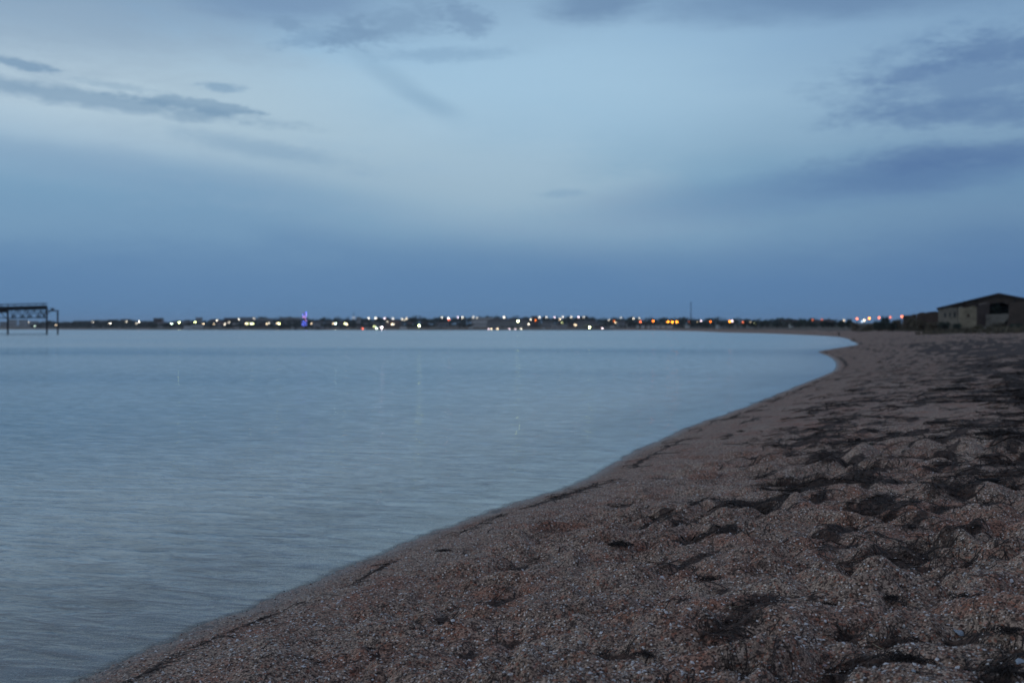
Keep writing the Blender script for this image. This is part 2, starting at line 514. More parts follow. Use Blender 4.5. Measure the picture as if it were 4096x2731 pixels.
def zone(px):
    for lim, w in ((240, 'beyond the pier'), (640, 'right of the pier'), (930, 'a little right of the pier'), (1195, 'left of the blue-lit tower'),
                   (1400, 'right of the blue-lit tower'), (1600, 'right of the thin spire'), (1880, 'left of the long white building'),
                   (2110, 'by the long white building'), (2330, 'right of the long white building'), (2560, 'left of the amber lamps'),
                   (2740, 'by the amber lamps'), (2960, 'right of the radio mast'), (3200, 'left of the sand spit'),
                   (3420, 'behind the sand spit'), (3600, 'left of the ruined shed'), (5000, 'by the ruined shed')):
        if px < lim: return w


# ------------------------------------------------------------------ ground sheet
def beach_material():
    m, n, o = newmat('shell_sand')
    g = n.nodes.new('ShaderNodeNewGeometry'); pos = V(n, g.outputs['Position'])
    weed = V(n, attr(n, 'weed').outputs['Fac']); dd = V(n, attr(n, 'shore').outputs['Fac']); veg = V(n, attr(n, 'veg').outputs['Fac'])
    p = n.nodes.new('ShaderNodeBsdfPrincipled')
    big = noise(n, pos, 1.3, 4, 0.6); mid = noise(n, pos, 9.0, 4, 0.65); fine = noise(n, pos, 60.0, 3, 0.7)
    base = mix(n, big.smooth(0.3, 0.7), (0.215, 0.132, 0.095, 1), (0.275, 0.200, 0.152, 1))
    base = mix(n, (mid.smooth(0.35, 0.7)) * 0.6, base, (0.37, 0.28, 0.22, 1))
    red = noise(n, pos, 2.1, 5, 0.62, 0.4)
    base = mix(n, red.smooth(0.48, 0.66) * 0.50, base, (0.25, 0.088, 0.05, 1))
    # grit: crushed shell grains, each with its own colour
    def cells(scale):
        v = n.nodes.new('ShaderNodeTexVoronoi'); v.inputs['Scale'].default_value = scale; n.links.new(pos.k, v.inputs['Vector'])
        return V(n, v.outputs['Color']), V(n, v.outputs['Distance'])
    c1, d1 = cells(150.0); c2, d2 = cells(85.0)
    r1 = sep(c1)[0]; r2 = sep(c2)
    k = r1 * 1.7 + 0.15
    base = mix(n, 1.0, base, comb(n, k, k, k), 'MULTIPLY')
    base = mix(n, r2[0].smooth(0.86, 0.9) * d2.smooth(0.5, 0.3), base, (0.80, 0.72, 0.66, 1))
    base = mix(n, r2[1].smooth(0.82, 0.9) * 0.6, base, (0.33, 0.11, 0.06, 1))
    base = mix(n, r2[2].smooth(0.80, 0.84) * 0.8, base, (0.045, 0.03, 0.026, 1))
    # dead seagrass, and the painted shade of the hollows
    wn = noise(n, pos, 26.0, 5, 0.75); wn2 = noise(n, pos, 5.0, 4, 0.7)
    wm = (weed * 0.85 + (wn - 0.5) * 0.95 + (wn2 - 0.5) * 0.6).smooth(0.26, 0.66)
    wc = mix(n, fine.smooth(0.35, 0.7), (0.022, 0.013, 0.011, 1), (0.085, 0.050, 0.038, 1))
    base = mix(n, wm * 0.90, base, wc)
    # scrub soil
    vn = noise(n, pos, 0.45, 5, 0.7)
    vm = (veg + (vn - 0.5) * 0.7).smooth(0.35, 0.65)
    base = mix(n, vm, base, mix(n, noise(n, pos, 2.2, 4, 0.7).smooth(0.3, 0.7), (0.06, 0.05, 0.035, 1), (0.17, 0.135, 0.10, 1)))
    # wet by the water
    wet = (dd + (mid - 0.5) * 0.06).smooth(0.26, 0.02)
    base = mix(n, wet * 0.35, base, (0.13, 0.095, 0.075, 1))
    # underwater sand
    n.links.new(base.k, p.inputs['Base Color'])
    r = 0.9 - wet * 0.45
    n.links.new(r.k, p.inputs['Roughness'])
    p.inputs['Specular IOR Level'].default_value = 0.35
    b = n.nodes.new('ShaderNodeBump'); b.inputs['Distance'].default_value = 0.012; b.inputs['Strength'].default_value = 0.9
    h = fine * 0.25 + noise(n, pos, 22, 4, 0.7) * 0.75 + (0.5 - d2) * 0.3 + wm * wn * 0.8
    n.links.new(h.k, b.inputs['Height'])
    b2 = n.nodes.new('ShaderNodeBump'); b2.inputs['Distance'].default_value = 0.30; b2.inputs['Strength'].default_value = 1.0
    far = noise(n, pos, 1.9, 5, 0.7)
    fm = V(n, attr(n, 'far').outputs['Fac'])
    n.links.new((far * fm).k, b2.inputs['Height']); n.links.new(b.outputs[0], b2.inputs['Normal'])
    n.links.new(b2.outputs[0], p.inputs['Normal'])
    n.links.new(p.outputs[0], o.inputs[0])
    return m


angs = list(np.arange(-30.0, 30.0001, 0.085))
angs = np.array(list(np.arange(-180, -46, 3.0)) + list(np.arange(-45.5, -31.5, 0.7)) + angs + list(np.arange(31.7, 45.5, 0.7)) + list(np.arange(46, 180, 3.0)))
rad = [0.35]
while rad[-1] < 7500:
    r0 = rad[-1]
    rad.append(r0 + float(ring_step(np.array([r0]))[0]) * (3.0 if r0 < 2.6 else (1.6 if r0 < 3.2 else 1.0)))
rad = np.array(rad)
A_, R_ = np.meshgrid(np.radians(angs), rad)
gx = (np.sin(A_) * R_).ravel(); gy = (np.cos(A_) * R_).ravel()
gz, gd = ground(gx, gy, True)
na, nr = len(angs), len(rad)
wmask = weed_shade_mask(gx, gy, gd)
gz = gz + wmask * 0.012 * (0.5 + 0.5 * perlin(gx * 33, gy * 33, 77)) * (gd > 0.2)
gD = np.hypot(gx, gy)
vmask = sst(9, 19, gd + 6 * fbm(gx * 0.08, gy * 0.08, 3, 81)) * sst(88, 125, gD)
verts = np.column_stack([gx, gy, gz])
verts = np.vstack([verts, [[0, 0, float(ground(0, 0)[0])]]])
ii, jj = np.meshgrid(np.arange(nr - 1), np.arange(na), indexing='ij')
j2 = (jj + 1) % na
quads = np.stack([ii * na + jj, ii * na + j2, (ii + 1) * na + j2, (ii + 1) * na + jj], -1).reshape(-1, 4)
ground_o = fast_obj('ground', verts, quads, beach_material())
tag(ground_o, kind='structure')
me = ground_o.data
fattr(me, 'weed', np.append(wmask, 0)); fattr(me, 'shore', np.append(gd, 2.0)); fattr(me, 'veg', np.append(vmask, 0))
fattr(me, 'far', np.append(sst(12, 40, gD) * (gd > 0.3), 0))

# ------------------------------------------------------------------ water
def water_material():
    m, n, o = newmat('sea_water')
    g = n.nodes.new('ShaderNodeNewGeometry'); pos = V(n, g.outputs['Position'])
    dep = V(n, attr(n, 'depth').outputs['Fac'])
    x, y, z = sep(pos)
    u = x * 0.25 + y * 0.97; v = x * 0.97 - y * 0.25
    big = noise(n, comb(n, u * 0.030, v * 0.010, 0.0), 1, 3, 0.55)
    near_w = noise(n, comb(n, u * 6.0, v * 2.2, 0.3), 1, 3, 0.55, 0.5)
    small_w = noise(n, comb(n, u * 9.0, v * 3.4, 4.0), 1, 3, 0.6, 0.3)
    mid_w = noise(n, comb(n, u * 0.8, v * 0.22, 7.0), 1, 3, 0.6, 0.3)
    long_w = noise(n, comb(n, u * 0.16, v * 0.05, 2.0), 1, 2, 0.5)
    calm = big.smooth(0.36, 0.62) * 0.6 + y.smooth(55, 130) * 0.6
    hh = near_w * 0.028 + small_w * 0.009 + mid_w * 0.030 + long_w * 0.08
    hh = hh * (calm * 0.75 + 0.45) * (dep.smooth(0.0, 0.12) * 0.5 + 0.5)
    b = n.nodes.new('ShaderNodeBump'); b.inputs['Distance'].default_value = 1.0; b.inputs['Strength'].default_value = 1.0
    n.links.new(hh.k, b.inputs['Height'])
    gl = n.nodes.new('ShaderNodeBsdfGlossy'); gl.inputs['Color'].default_value = (1, 1, 1, 1)
    n.links.new((calm * 0.12 + 0.10).k, gl.inputs['Roughness'])
    n.links.new(b.outputs[0], gl.inputs['Normal'])
    df = n.nodes.new('ShaderNodeBsdfDiffuse'); n.links.new(mix(n, dep.smooth(0.12, 0.8), (0.34, 0.325, 0.275, 1), (0.02, 0.155, 0.225, 1)).k, df.inputs['Color'])
    tr = n.nodes.new('ShaderNodeBsdfTransparent'); tr.inputs['Color'].default_value = (0.82, 0.88, 0.9, 1)
    m1 = n.nodes.new('ShaderNodeMixShader'); n.links.new((dep.smooth(-0.02, 0.30) * 0.97).k, m1.inputs[0])
    n.links.new(tr.outputs[0], m1.inputs[1]); n.links.new(df.outputs[0], m1.inputs[2])
    fr = n.nodes.new('ShaderNodeFresnel'); fr.inputs['IOR'].default_value = 1.34
    fb = n.nodes.new('ShaderNodeBump'); fb.inputs['Strength'].default_value = 0.35; n.links.new(hh.k, fb.inputs['Height']); fb.inputs['Distance'].default_value = 1.0; n.links.new(fb.outputs[0], fr.inputs['Normal']); fb.inputs['Strength'].default_value = 0.5
    fac = V(n, fr.outputs[0]); fac = fac * (1.3 - fac * 0.58) * ((near_w - 0.5) * 1.0 + (small_w - 0.5) * 0.5 + 1.0)._m('MAXIMUM', 0.1) * (dep.smooth(-0.001, 0.008) * 0.75 + 0.25)      # ripples hide part of each other at a low angle
    m2 = n.nodes.new('ShaderNodeMixShader'); n.links.new(fac.k, m2.inputs[0])
    n.links.new(m1.outputs[0], m2.inputs[1]); n.links.new(gl.outputs[0], m2.inputs[2])
    n.links.new(m2.outputs[0], o.inputs[0])
    return m


wa = np.array(list(np.arange(-180, -40, 3.0)) + list(np.arange(-39.8, 34, 0.2)) + list(np.arange(36, 180, 3.0)))
wr = [0.35]
while wr[-1] < 7500: wr.append(wr[-1] * (1.012 if 3 < wr[-1] < 40 else 1.03))
A_, R_ = np.meshgrid(np.radians(wa), np.array(wr))
wx = (np.sin(A_) * R_).ravel(); wy = (np.cos(A_) * R_).ravel()
wd = signed_dist(wx, wy)
wdp = -np.interp(wd + wl_wobble(wx, wy), PX, PZ)
na, nr = len(wa), len(wr)
ii, jj = np.meshgrid(np.arange(nr - 1), np.arange(na), indexing='ij'); j2 = (jj + 1) % na
quads = np.stack([ii * na + jj, ii * na + j2, (ii + 1) * na + j2, (ii + 1) * na + jj], -1).reshape(-1, 4)
lim = 0.8 + 0.04 * np.hypot(wx, wy)
quads = quads[(wd[quads] < lim[quads]).any(axis=1)]
used = np.unique(quads); remap = np.full(len(wx), -1); remap[used] = np.arange(len(used))
water = fast_obj('water', np.column_stack([wx[used], wy[used], 0 * wx[used]]), remap[quads], water_material())
tag(water, kind='structure'); fattr(water.data, 'depth', wdp[used])

# ------------------------------------------------------------------ common materials
M_iron = plain('dark_iron', (0.012, 0.011, 0.011), 0.75, 0.4, 3)
M_rust = plain('rusty_iron', (0.035, 0.020, 0.017), 0.85, 0.4, 3)
M_timber = plain('old_timber', (0.05, 0.04, 0.034), 0.9, 0.3, 4)
M_leaf = plain('dark_foliage', (0.030, 0.043, 0.030), 0.85, 0.5, 0.7, rnd=0.35)
M_leaf2 = plain('olive_foliage', (0.10, 0.082, 0.052), 0.85, 0.45, 0.9, rnd=0.25)
M_trunk = plain('tree_bark', (0.05, 0.038, 0.03), 0.9, 0.3, 5)
M_white = plain('pale_plaster', (0.62, 0.62, 0.60), 0.8, 0.12, 0.6, rnd=0.15)
M_grey = plain('grey_plaster', (0.34, 0.34, 0.34), 0.85, 0.18, 0.6, rnd=0.3)
M_brown = plain('brown_plaster', (0.12, 0.09, 0.08), 0.85, 0.2, 0.6, rnd=0.3)
M_roofd = plain('dark_roof', (0.055, 0.048, 0.048), 0.85, 0.25, 1.2, rnd=0.3)
M_roofr = plain('red_roof', (0.12, 0.05, 0.04), 0.85, 0.25, 1.2, rnd=0.3)
M_glass = plain('dark_window_glass', (0.02, 0.025, 0.03), 0.15, 0.1, 1)
M_quay = plain('quay_concrete', (0.16, 0.15, 0.145), 0.9, 0.25, 0.3)


def gz1(x, y): return float(ground(x, y)[0])


def at(px, y, D): return ((px - CX) / F * D, D, H + (Y0 - y) / F * D)


# ------------------------------------------------------------------ pier at the left edge
PD = F * H / (1336.5 - Y0)
def on_plane(px, y, X0, D0, t, off=0.0):
    """photo point on a vertical plane square to bearing t: (distance along the plane, height)"""
    k = (px - CX) / F
    X1, D1 = X0 + off * math.sin(t), D0 + off * math.cos(t)
    s_ = (k * D1 - X1) / (math.cos(t) + k * math.sin(t))
    return s_, H + (Y0 - y) / F * (D1 - s_ * math.sin(t))
PT = math.atan((120 - CX) / F)
pier = empty('loading_pier', ((188 - CX) / F * PD, PD, 0), -PT)
tag(pier, 'black iron loading pier with truss and railing standing in the water at the left edge', 'pier')
ox, oy = pier.location.x, pier.location.y
W2 = 3.4
def L(px, y, dy=0.0):
    x, z = on_plane(px, y, ox, oy, PT); return (x, dy, z)
seabed = -4.0
for px, top in ((-130, 1243), (31, 1243), (188, 1230), (231, 1243)):
    for dy in (0.0, W2):
        if px == 231 and dy: continue
        x, y_, z = L(px, top, dy)
        mb = MB().box(x - 0.20, x + 0.20, dy - 0.2, dy + 0.2, seabed, z)
        mb.box(x - 0.27, x + 0.27, dy - 0.27, dy + 0.27, z - 1.0, z - 0.85)
        mb.obj('post', M_rust if px > 180 else M_iron, pier)
# deck girder (slightly rising to the right), plate and kerb
for i, dy in enumerate((-0.15, W2 - 0.15)):
    a = L(-290, 1241, dy); b = L(189.5, 1229.5, dy)
    MB().bar((a[0], dy, a[2] - 0.05), (b[0], dy, b[2]), 0.3, 1.0).obj('deck_girder', M_iron, pier)
a = L(-290, 1235.5); b = L(190.5, 1224.5)
MB().bar((a[0], W2 / 2, a[2]), (b[0], W2 / 2, b[2]), W2 + 1.0, 0.24).obj('deck', M_timber, pier)
MB().bar(L(-290, 1246), L(33, 1245), 0.5, 0.75).obj('cap_beam', M_iron, pier)
for dy in (0.0, W2):
    y_b = 1271.0
    MB().bar(L(22, y_b + .6, dy), L(187, y_b - 1, dy), 0.22, 0.26).obj('bottom_chord', M_iron, pier)
    MB().bar(L(-290, 1262, dy), L(20, 1271, dy), 0.16, 0.18).obj('bottom_chord', M_iron, pier)
    off = 0 if dy == 0 else 9
    nodes_t = [36 + off, 66 + off, 104 + off, 132 + off, 160 + off, 185]
    nodes_b = [50 + off, 86 + off, 114 + off, 152 + off, 178]
    for k in range(len(nodes_b)):
        MB().bar(L(nodes_t[k], 1240, dy), L(nodes_b[k], y_b, dy), 0.17).obj('truss_diagonal', M_iron, pier)
        MB().bar(L(nodes_b[k], y_b, dy), L(nodes_t[k + 1], 1239, dy), 0.17).obj('truss_diagonal', M_iron, pier)
        MB().bar(L(nodes_b[k], y_b, dy), L(nodes_b[k] - 1, 1240, dy), 0.11).obj('truss_upright', M_iron, pier)
    MB().bar(L(4, 1250, dy), L(22, y_b, dy), 0.18).obj('truss_diagonal', M_iron, pier)
MB().bar(L(189, 1233), L(222, 1233.5), 0.7, 0.12).obj('end_platform', M_timber, pier)
MB().box(L(205, 1240)[0], L(216, 1240)[0], -0.3, 0.4, L(0, 1242)[2], L(0, 1233)[2]).obj('bollard', M_iron, pier)
MB().bar(L(186, 1243), L(235, 1242.5), 0.36, 0.3).obj('end_beam', M_rust, pier)
MB().bar(L(190, 1256), L(203, 1244), 0.2).obj('knee_brace', M_rust, pier)
for dy in (-0.4, W2 + 0.4):
    for k, px in enumerate(range(-275, 200, 28)):
        px = min(px, 189); yy = 1235.5 - (px + 290) / 480 * 11
        MB().bar(L(px, yy, dy), L(px, yy - 12.5, dy), 0.10).obj('railing_post', M_rust, pier)
    MB().bar(L(-290, 1224, dy), L(190, 1212.5, dy), 0.11).obj('railing_bar', M_rust, pier)
    MB().bar(L(-290, 1229.5, dy), L(190, 1218, dy), 0.05).obj('railing_bar', M_rust, pier)
MB().bar((L(-290, 0)[0], -0.02, 0.10), (L(188, 0)[0], -0.02, 0.10), 0.10, 0.10).obj('waterline_bar', M_iron, pier)  # thin dark bar just above the water along the pier

# ------------------------------------------------------------------ ruined shed and walls on the right
def stone_material(name, c, c2):
    m, n, o = newmat(name)
    p = n.nodes.new('ShaderNodeBsdfPrincipled'); t_ = n.nodes.new('ShaderNodeTexCoord')
    pos = V(n, t_.outputs['Object']); x, y, z = sep(pos)
    br = n.nodes.new('ShaderNodeTexBrick'); n.links.new(comb(n, x + y, z, 0.0).k, br.inputs['Vector'])
    br.inputs['Scale'].default_value = 1.0; br.inputs['Brick Width'].default_value = 0.55; br.inputs['Row Height'].default_value = 0.28
    br.inputs['Mortar Size'].default_value = 0.02
    br.inputs['Color1'].default_value = (*c, 1); br.inputs['Color2'].default_value = (*c2, 1); br.inputs['Mortar'].default_value = (*[k * 0.45 for k in c], 1)
    st = noise(n, pos, 0.7, 5, 0.65); s2 = noise(n, pos, 3.0, 4, 0.7)
    cc = mix(n, st.smooth(0.45, 0.75) * 0.7, V(n, br.outputs['Color']), tuple(k * 0.4 for k in c))
    cc = mix(n, s2.smooth(0.6, 0.75) * 0.5, cc, tuple(min(1, k * 1.35) for k in c))
    n.links.new(cc.k, p.inputs['Base Color']); p.inputs['Roughness'].default_value = 0.92
    b = n.nodes.new('ShaderNodeBump'); b.inputs['Distance'].default_value = 0.05
    n.links.new((s2 + V(n, br.outputs['Fac']) * -0.6).k, b.inputs['Height']); n.links.new(b.outputs[0], p.inputs['Normal'])
    n.links.new(p.outputs[0], o.inputs[0]); return m


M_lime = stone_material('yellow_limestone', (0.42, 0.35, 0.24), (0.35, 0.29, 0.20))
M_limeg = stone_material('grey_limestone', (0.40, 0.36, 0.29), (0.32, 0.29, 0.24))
M_brick = stone_material('brown_masonry', (0.14, 0.085, 0.06), (0.10, 0.065, 0.045))  # real brown walls, and the painted shade on the annex side wall
M_dark = stone_material('dark_masonry', (0.12, 0.085, 0.065), (0.09, 0.065, 0.05))  # dark brown masonry of the gable, side, back and edge walls

SD = 170.0
ST = math.atan((3800 - CX) / F)
def A(px, y, D=SD):
    return (px - CX) / F * D, H + (Y0 - y) / F * D
shed = empty('ruined_shed', (A(3870, 0)[0], SD, 2.0), -ST)
tag(shed, 'long ruined stone shed with low gabled roof on the bank at the right edge', 'shed')
sx, sy, sz = shed.location
def SP(px, y, off=0.0):
    x, z = on_plane(px, y, sx, sy, ST, off); return x, z - sz
def jag(px0, px1, y0_, y1_, n, amp, D=0.0):
    """broken wall top between two photo points"""
    out = []
    for i in range(n + 1):
        q = i / n; jx = 0 if i in (0, n) else random.uniform(-.25, .25) / n
        out.append(SP(px0 + (px1 - px0) * (q + jx), y0_ + (y1_ - y0_) * q + random.uniform(-amp, amp), D))
    return out
base_z = -1.4
# gable end: dark wall under the roof, with broken tall opening where a tree stands
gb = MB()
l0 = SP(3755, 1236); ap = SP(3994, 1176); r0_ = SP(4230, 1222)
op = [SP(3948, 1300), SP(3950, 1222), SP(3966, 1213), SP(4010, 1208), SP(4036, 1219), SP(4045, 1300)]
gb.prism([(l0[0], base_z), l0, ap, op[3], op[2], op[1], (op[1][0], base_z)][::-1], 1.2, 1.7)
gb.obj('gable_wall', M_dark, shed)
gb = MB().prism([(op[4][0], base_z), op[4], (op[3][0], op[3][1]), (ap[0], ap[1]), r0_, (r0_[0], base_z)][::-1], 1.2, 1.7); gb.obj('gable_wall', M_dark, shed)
# roof slopes run back from the gable
e0 = SP(3746, 1231); a0 = SP(3994, 1171); e1 = SP(4240, 1218)
for (p, q), nm in (((e0, a0), 'roof_slope'), ((a0, e1), 'roof_slope')):
    mb = MB(); th = 0.22
    mb.v += [(p[0], 0.7, p[1]), (q[0], 0.7, q[1]), (q[0], 0.7, q[1] - th), (p[0], 0.7, p[1] - th),
             (p[0], 24, p[1]), (q[0], 24, q[1]), (q[0], 24, q[1] - th), (p[0], 24, p[1] - th)]
    mb.f += [(3, 2, 1, 0), (4, 5, 6, 7), (0, 1, 5, 4), (1, 2, 6, 5), (2, 3, 7, 6), (3, 0, 4, 7)]
    mb.obj(nm, M_roofd, shed)
MB().box(l0[0], l0[0] + .5, 1.75, 23.5, base_z, l0[1]).obj('side_wall', M_dark, shed)
MB().box(r0_[0] - .5, r0_[0], 1.75, 23.5, base_z, r0_[1]).obj('side_wall', M_dark, shed)
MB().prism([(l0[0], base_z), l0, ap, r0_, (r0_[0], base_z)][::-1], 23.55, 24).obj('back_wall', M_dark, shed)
for px in (3840, 3905, 4060, 4110):
    f_ = (px - 3752) / 242.0 if px < 3994 else 1 - (px - 3994) / 240.0
    x_, z_ = SP(px, 1234 - 58 * f_)
    MB().bar((x_, 0.95, z_ + .05), (x_, 1.15, z_ - 2.2), 0.18).obj('rafter_post', M_timber, shed)
# pale outer walls
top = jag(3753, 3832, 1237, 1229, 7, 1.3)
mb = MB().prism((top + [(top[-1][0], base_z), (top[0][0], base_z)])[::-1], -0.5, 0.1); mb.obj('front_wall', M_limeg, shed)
for px, y0_, y1_, w in ((3777, 1252, 1268, 6), (3797, 1249, 1268, 5), (3815, 1247, 1270, 6)):
    a_ = SP(px, y1_); b_ = SP(px + w, y0_)
    f_ = MB(); f_.box(a_[0], b_[0], -0.53, -0.35, a_[1], b_[1]); w_ = f_.obj('window_opening', M_glass, shed)
    MB().box(a_[0] - .12, b_[0] + .12, -0.60, -0.50, b_[1] - .02, b_[1] + .2).obj('lintel', M_limeg, w_)
# annex block: lit left face, corner, right face with its shade painted as brown masonry
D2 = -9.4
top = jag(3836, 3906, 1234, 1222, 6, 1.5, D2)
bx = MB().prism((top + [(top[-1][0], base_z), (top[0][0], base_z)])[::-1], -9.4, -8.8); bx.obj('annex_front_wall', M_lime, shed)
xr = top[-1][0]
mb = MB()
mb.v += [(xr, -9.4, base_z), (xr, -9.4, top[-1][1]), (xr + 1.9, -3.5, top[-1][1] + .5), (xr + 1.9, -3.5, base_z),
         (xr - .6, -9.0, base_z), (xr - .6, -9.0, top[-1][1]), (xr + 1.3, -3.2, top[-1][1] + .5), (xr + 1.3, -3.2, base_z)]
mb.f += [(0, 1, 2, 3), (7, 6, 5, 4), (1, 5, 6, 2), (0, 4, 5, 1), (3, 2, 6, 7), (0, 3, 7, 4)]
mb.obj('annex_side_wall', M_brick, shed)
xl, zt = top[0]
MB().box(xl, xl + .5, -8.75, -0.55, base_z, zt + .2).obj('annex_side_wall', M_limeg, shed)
a_ = SP(3868, 1268, D2); b_ = SP(3878, 1255, D2)
MB().box(a_[0], b_[0], -9.43, -9.3, a_[1], b_[1]).obj('window_opening', M_brick, shed)
# collapsed eaves
for px0, y0_, px1, y1_, D_ in ((3752, 1234, 3772, 1229, -.8), (3806, 1225, 3828, 1219, -.8), (3890, 1216, 3914, 1222, -9.6)):
    p0 = SP(px0, y0_, D_); p1 = SP(px1, y1_, D_)
    MB().bar((p0[0], D_, p0[1]), (p1[0], D_, p1[1]), 1.1, 0.28).obj('broken_eave', M_rust, shed)
# low pale wall across the opening, slumping to the right
w0 = [SP(3943, 1258, -7.0), SP(3968, 1257, -7.0), SP(3990, 1256, -7.0), SP(4020, 1254, -7.0), SP(4040, 1256, -7.0), SP(4034, 1270, -7.0), SP(4018, 1290, -7.0), SP(4010, 1306, -7.0)]
MB().prism((w0 + [(w0[0][0], base_z)])[::-1], -7.0, -6.5).obj('low_wall', M_limeg, shed)
# tall wall at the very edge
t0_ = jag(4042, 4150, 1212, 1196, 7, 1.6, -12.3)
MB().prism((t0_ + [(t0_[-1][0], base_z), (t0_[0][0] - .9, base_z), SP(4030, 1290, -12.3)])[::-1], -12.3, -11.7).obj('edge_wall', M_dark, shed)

# stone walls further along the bank
def rubble_wall(px0, px1, yt0, yt1, D, m, label, th=0.5, n=9, amp=1.0):
    x0, z0 = A(px0, yt0, D); x1, z1 = A(px1, yt1, D)
    g0 = min(gz1(x0, D), gz1(x1, D), gz1((x0 + x1) / 2, D)) - 0.3
    r = empty('masonry_wall', ((x0 + x1) / 2, D, g0))
    tops = []
    for i in range(n + 1):
        q = i / n
        tops.append((x0 + (x1 - x0) * q - r.location.x, z0 + (z1 - z0) * q + random.uniform(-amp, amp) * D / F - g0))
    MB().prism((tops + [(tops[-1][0], 0), (tops[0][0], 0)])[::-1], -th / 2, th / 2).obj('wall_face', m, r)
    for i in range(n):
        if random.random() < .7:
            a_, b_ = tops[i], tops[i + 1]
            MB().bar((a_[0] + .05, 0, a_[1] + .05), (b_[0] - .05, 0, b_[1] + .05), th * 1.2, .12).obj('coping', m, r)
    tag(r, label, 'wall')
    return r


rubble_wall(3668, 3756, 1254, 1247, 215, M_brick, 'dark brown roofless wall just left of the ruined shed')
rubble_wall(3612, 3664, 1264, 1259, 265, M_brick, 'brown broken wall left of the dark wall, behind olive scrub', amp=1.6)
rubble_wall(3120, 3200, 1279, 1280, 640, M_brown, 'low pinkish wall on the skyline above the dark wood', amp=.5)
rubble_wall(3245, 3335, 1279, 1279, 640, M_brown, 'low pinkish wall on the skyline behind the spit', amp=.5)

# ------------------------------------------------------------------ trees and shrubs
def crown(r, seed, n, leaf, squash=0.8, lobes=7, base_cut=-0.55):
    rs = random.Random(seed)
    L_ = [(rs.uniform(-.55, .55) * r, rs.uniform(-.55, .55) * r, rs.uniform(-.45, .5) * r * squash, rs.uniform(.35, .62) * r) for _ in range(lobes)]
    mb = MB()
    for _ in range(n):
        lx, ly, lz, lr = rs.choice(L_)
        while True:
            d_ = Vector((rs.gauss(0, 1), rs.gauss(0, 1), rs.gauss(0, 1)))
            if d_.length > .1: break
        d_.normalize(); q = lr * (rs.random() ** 0.35) * rs.uniform(.8, 1.12)
        p = Vector((lx, ly, lz)) + Vector((d_.x * q, d_.y * q, d_.z * q * squash))
        if p.z < base_cut * r: p.z = base_cut * r + rs.random() * .2
        a_ = Vector((rs.uniform(-1, 1), rs.uniform(-1, 1), rs.uniform(-1, 1))).normalized()
        b_ = a_.cross(d_).normalized(); s_ = leaf * rs.uniform(.6, 1.4)
        mb.poly([tuple(p + a_ * s_), tuple(p + b_ * s_ * .7), tuple(p - a_ * s_ * .9), tuple(p - b_ * s_ * .6)])
    return mb


def make_tree(kind, seed, r, trunk_h, n, leaf, m, squash=.8, limbs=5):
    root = empty(kind, (0, -500, -50))
    rs = random.Random(seed + 100)
    cz = trunk_h + r * .55 * squash
    if trunk_h > 0.2:
        tk = MB().tube([(0, 0, -.4), (0.05 * r, 0, trunk_h * .5), (0, .04 * r, trunk_h), (0, 0, cz)], [r * .085, r * .065, r * .055, r * .02], 6)
        for i in range(limbs):
            a = 6.28 * i / limbs + rs.random(); z0 = trunk_h * rs.uniform(.6, 1.0)
            tk.tube([(0, 0, z0), (math.cos(a) * r * .3, math.sin(a) * r * .3, z0 + r * .25), (math.cos(a) * r * .6, math.sin(a) * r * .6, z0 + r * .55)], [r * .035, r * .025, r * .01], 5)
        tk.obj('trunk', M_trunk, root)
    c = crown(r, seed, n, leaf, squash).obj('crown', m, root); c.location = (0, 0, cz)
    return root


protos = {
    'far_a': make_tree('broadleaf_tree', 1, 4.2, 2.2, 230, .62, M_leaf, .75),
    'far_b': make_tree('broadleaf_tree', 2, 4.0, 2.4, 230, .60, M_leaf, .95),
    'far_c': make_tree('broadleaf_tree', 3, 4.4, 1.8, 240, .62, M_leaf, .62),
    'far_d': make_tree('broadleaf_tree', 4, 3.6, 2.8, 200, .55, M_leaf, 1.15),
    'bush_a': make_tree('shrub', 5, 1.6, 0.3, 900, .13, M_leaf2, .7, 6),
    'bush_b': make_tree('shrub', 6, 1.6, 0.3, 900, .13, M_leaf, .85, 6),
    'near_t': make_tree('bushy_tree', 7, 2.2, 1.0, 1500, .16, M_leaf, .9, 6),
}
first_used = set()
def put(key, px, ytop, D, width_px, what, cat, grp, label=None, ybase=None, zs=None):
    p = protos[key]
    if key in first_used: o = copy_tree(p)
    else: o = p; first_used.add(key)
    r_ = {'far_a': 4.2, 'far_b': 4.0, 'far_c': 4.4, 'far_d': 3.6, 'bush_a': 1.6, 'bush_b': 1.6, 'near_t': 2.2}[key]
    x = (px - CX) / F * D
    z = gz1(x, D) if ybase is None else H + (Y0 - ybase) / F * D
    ht = {'far_a': 2.2 + .75 * 4.2 * 1.45, 'far_b': 2.4 + .95 * 4 * 1.45, 'far_c': 1.8 + .62 * 4.4 * 1.5, 'far_d': 2.8 + 1.15 * 3.6 * 1.45,
          'bush_a': .3 + .7 * 1.6 * 1.5, 'bush_b': .3 + .85 * 1.6 * 1.5, 'near_t': 1 + .9 * 2.2 * 1.5}[key]
    top = H + (Y0 - ytop) / F * D
    s_h = max((top - z) / ht, .15)
    s_w = width_px / F * D / (2 * r_ * .95)
    o.location = (x, D, z); o.scale = (s_w, s_w, s_h); o.rotation_euler = (0, 0, random.uniform(0, 6.28))
    if label: tag(o, label, cat, grp)
    else:
        tag(o, what, cat, grp); pending.append((o, px, what))
    return o


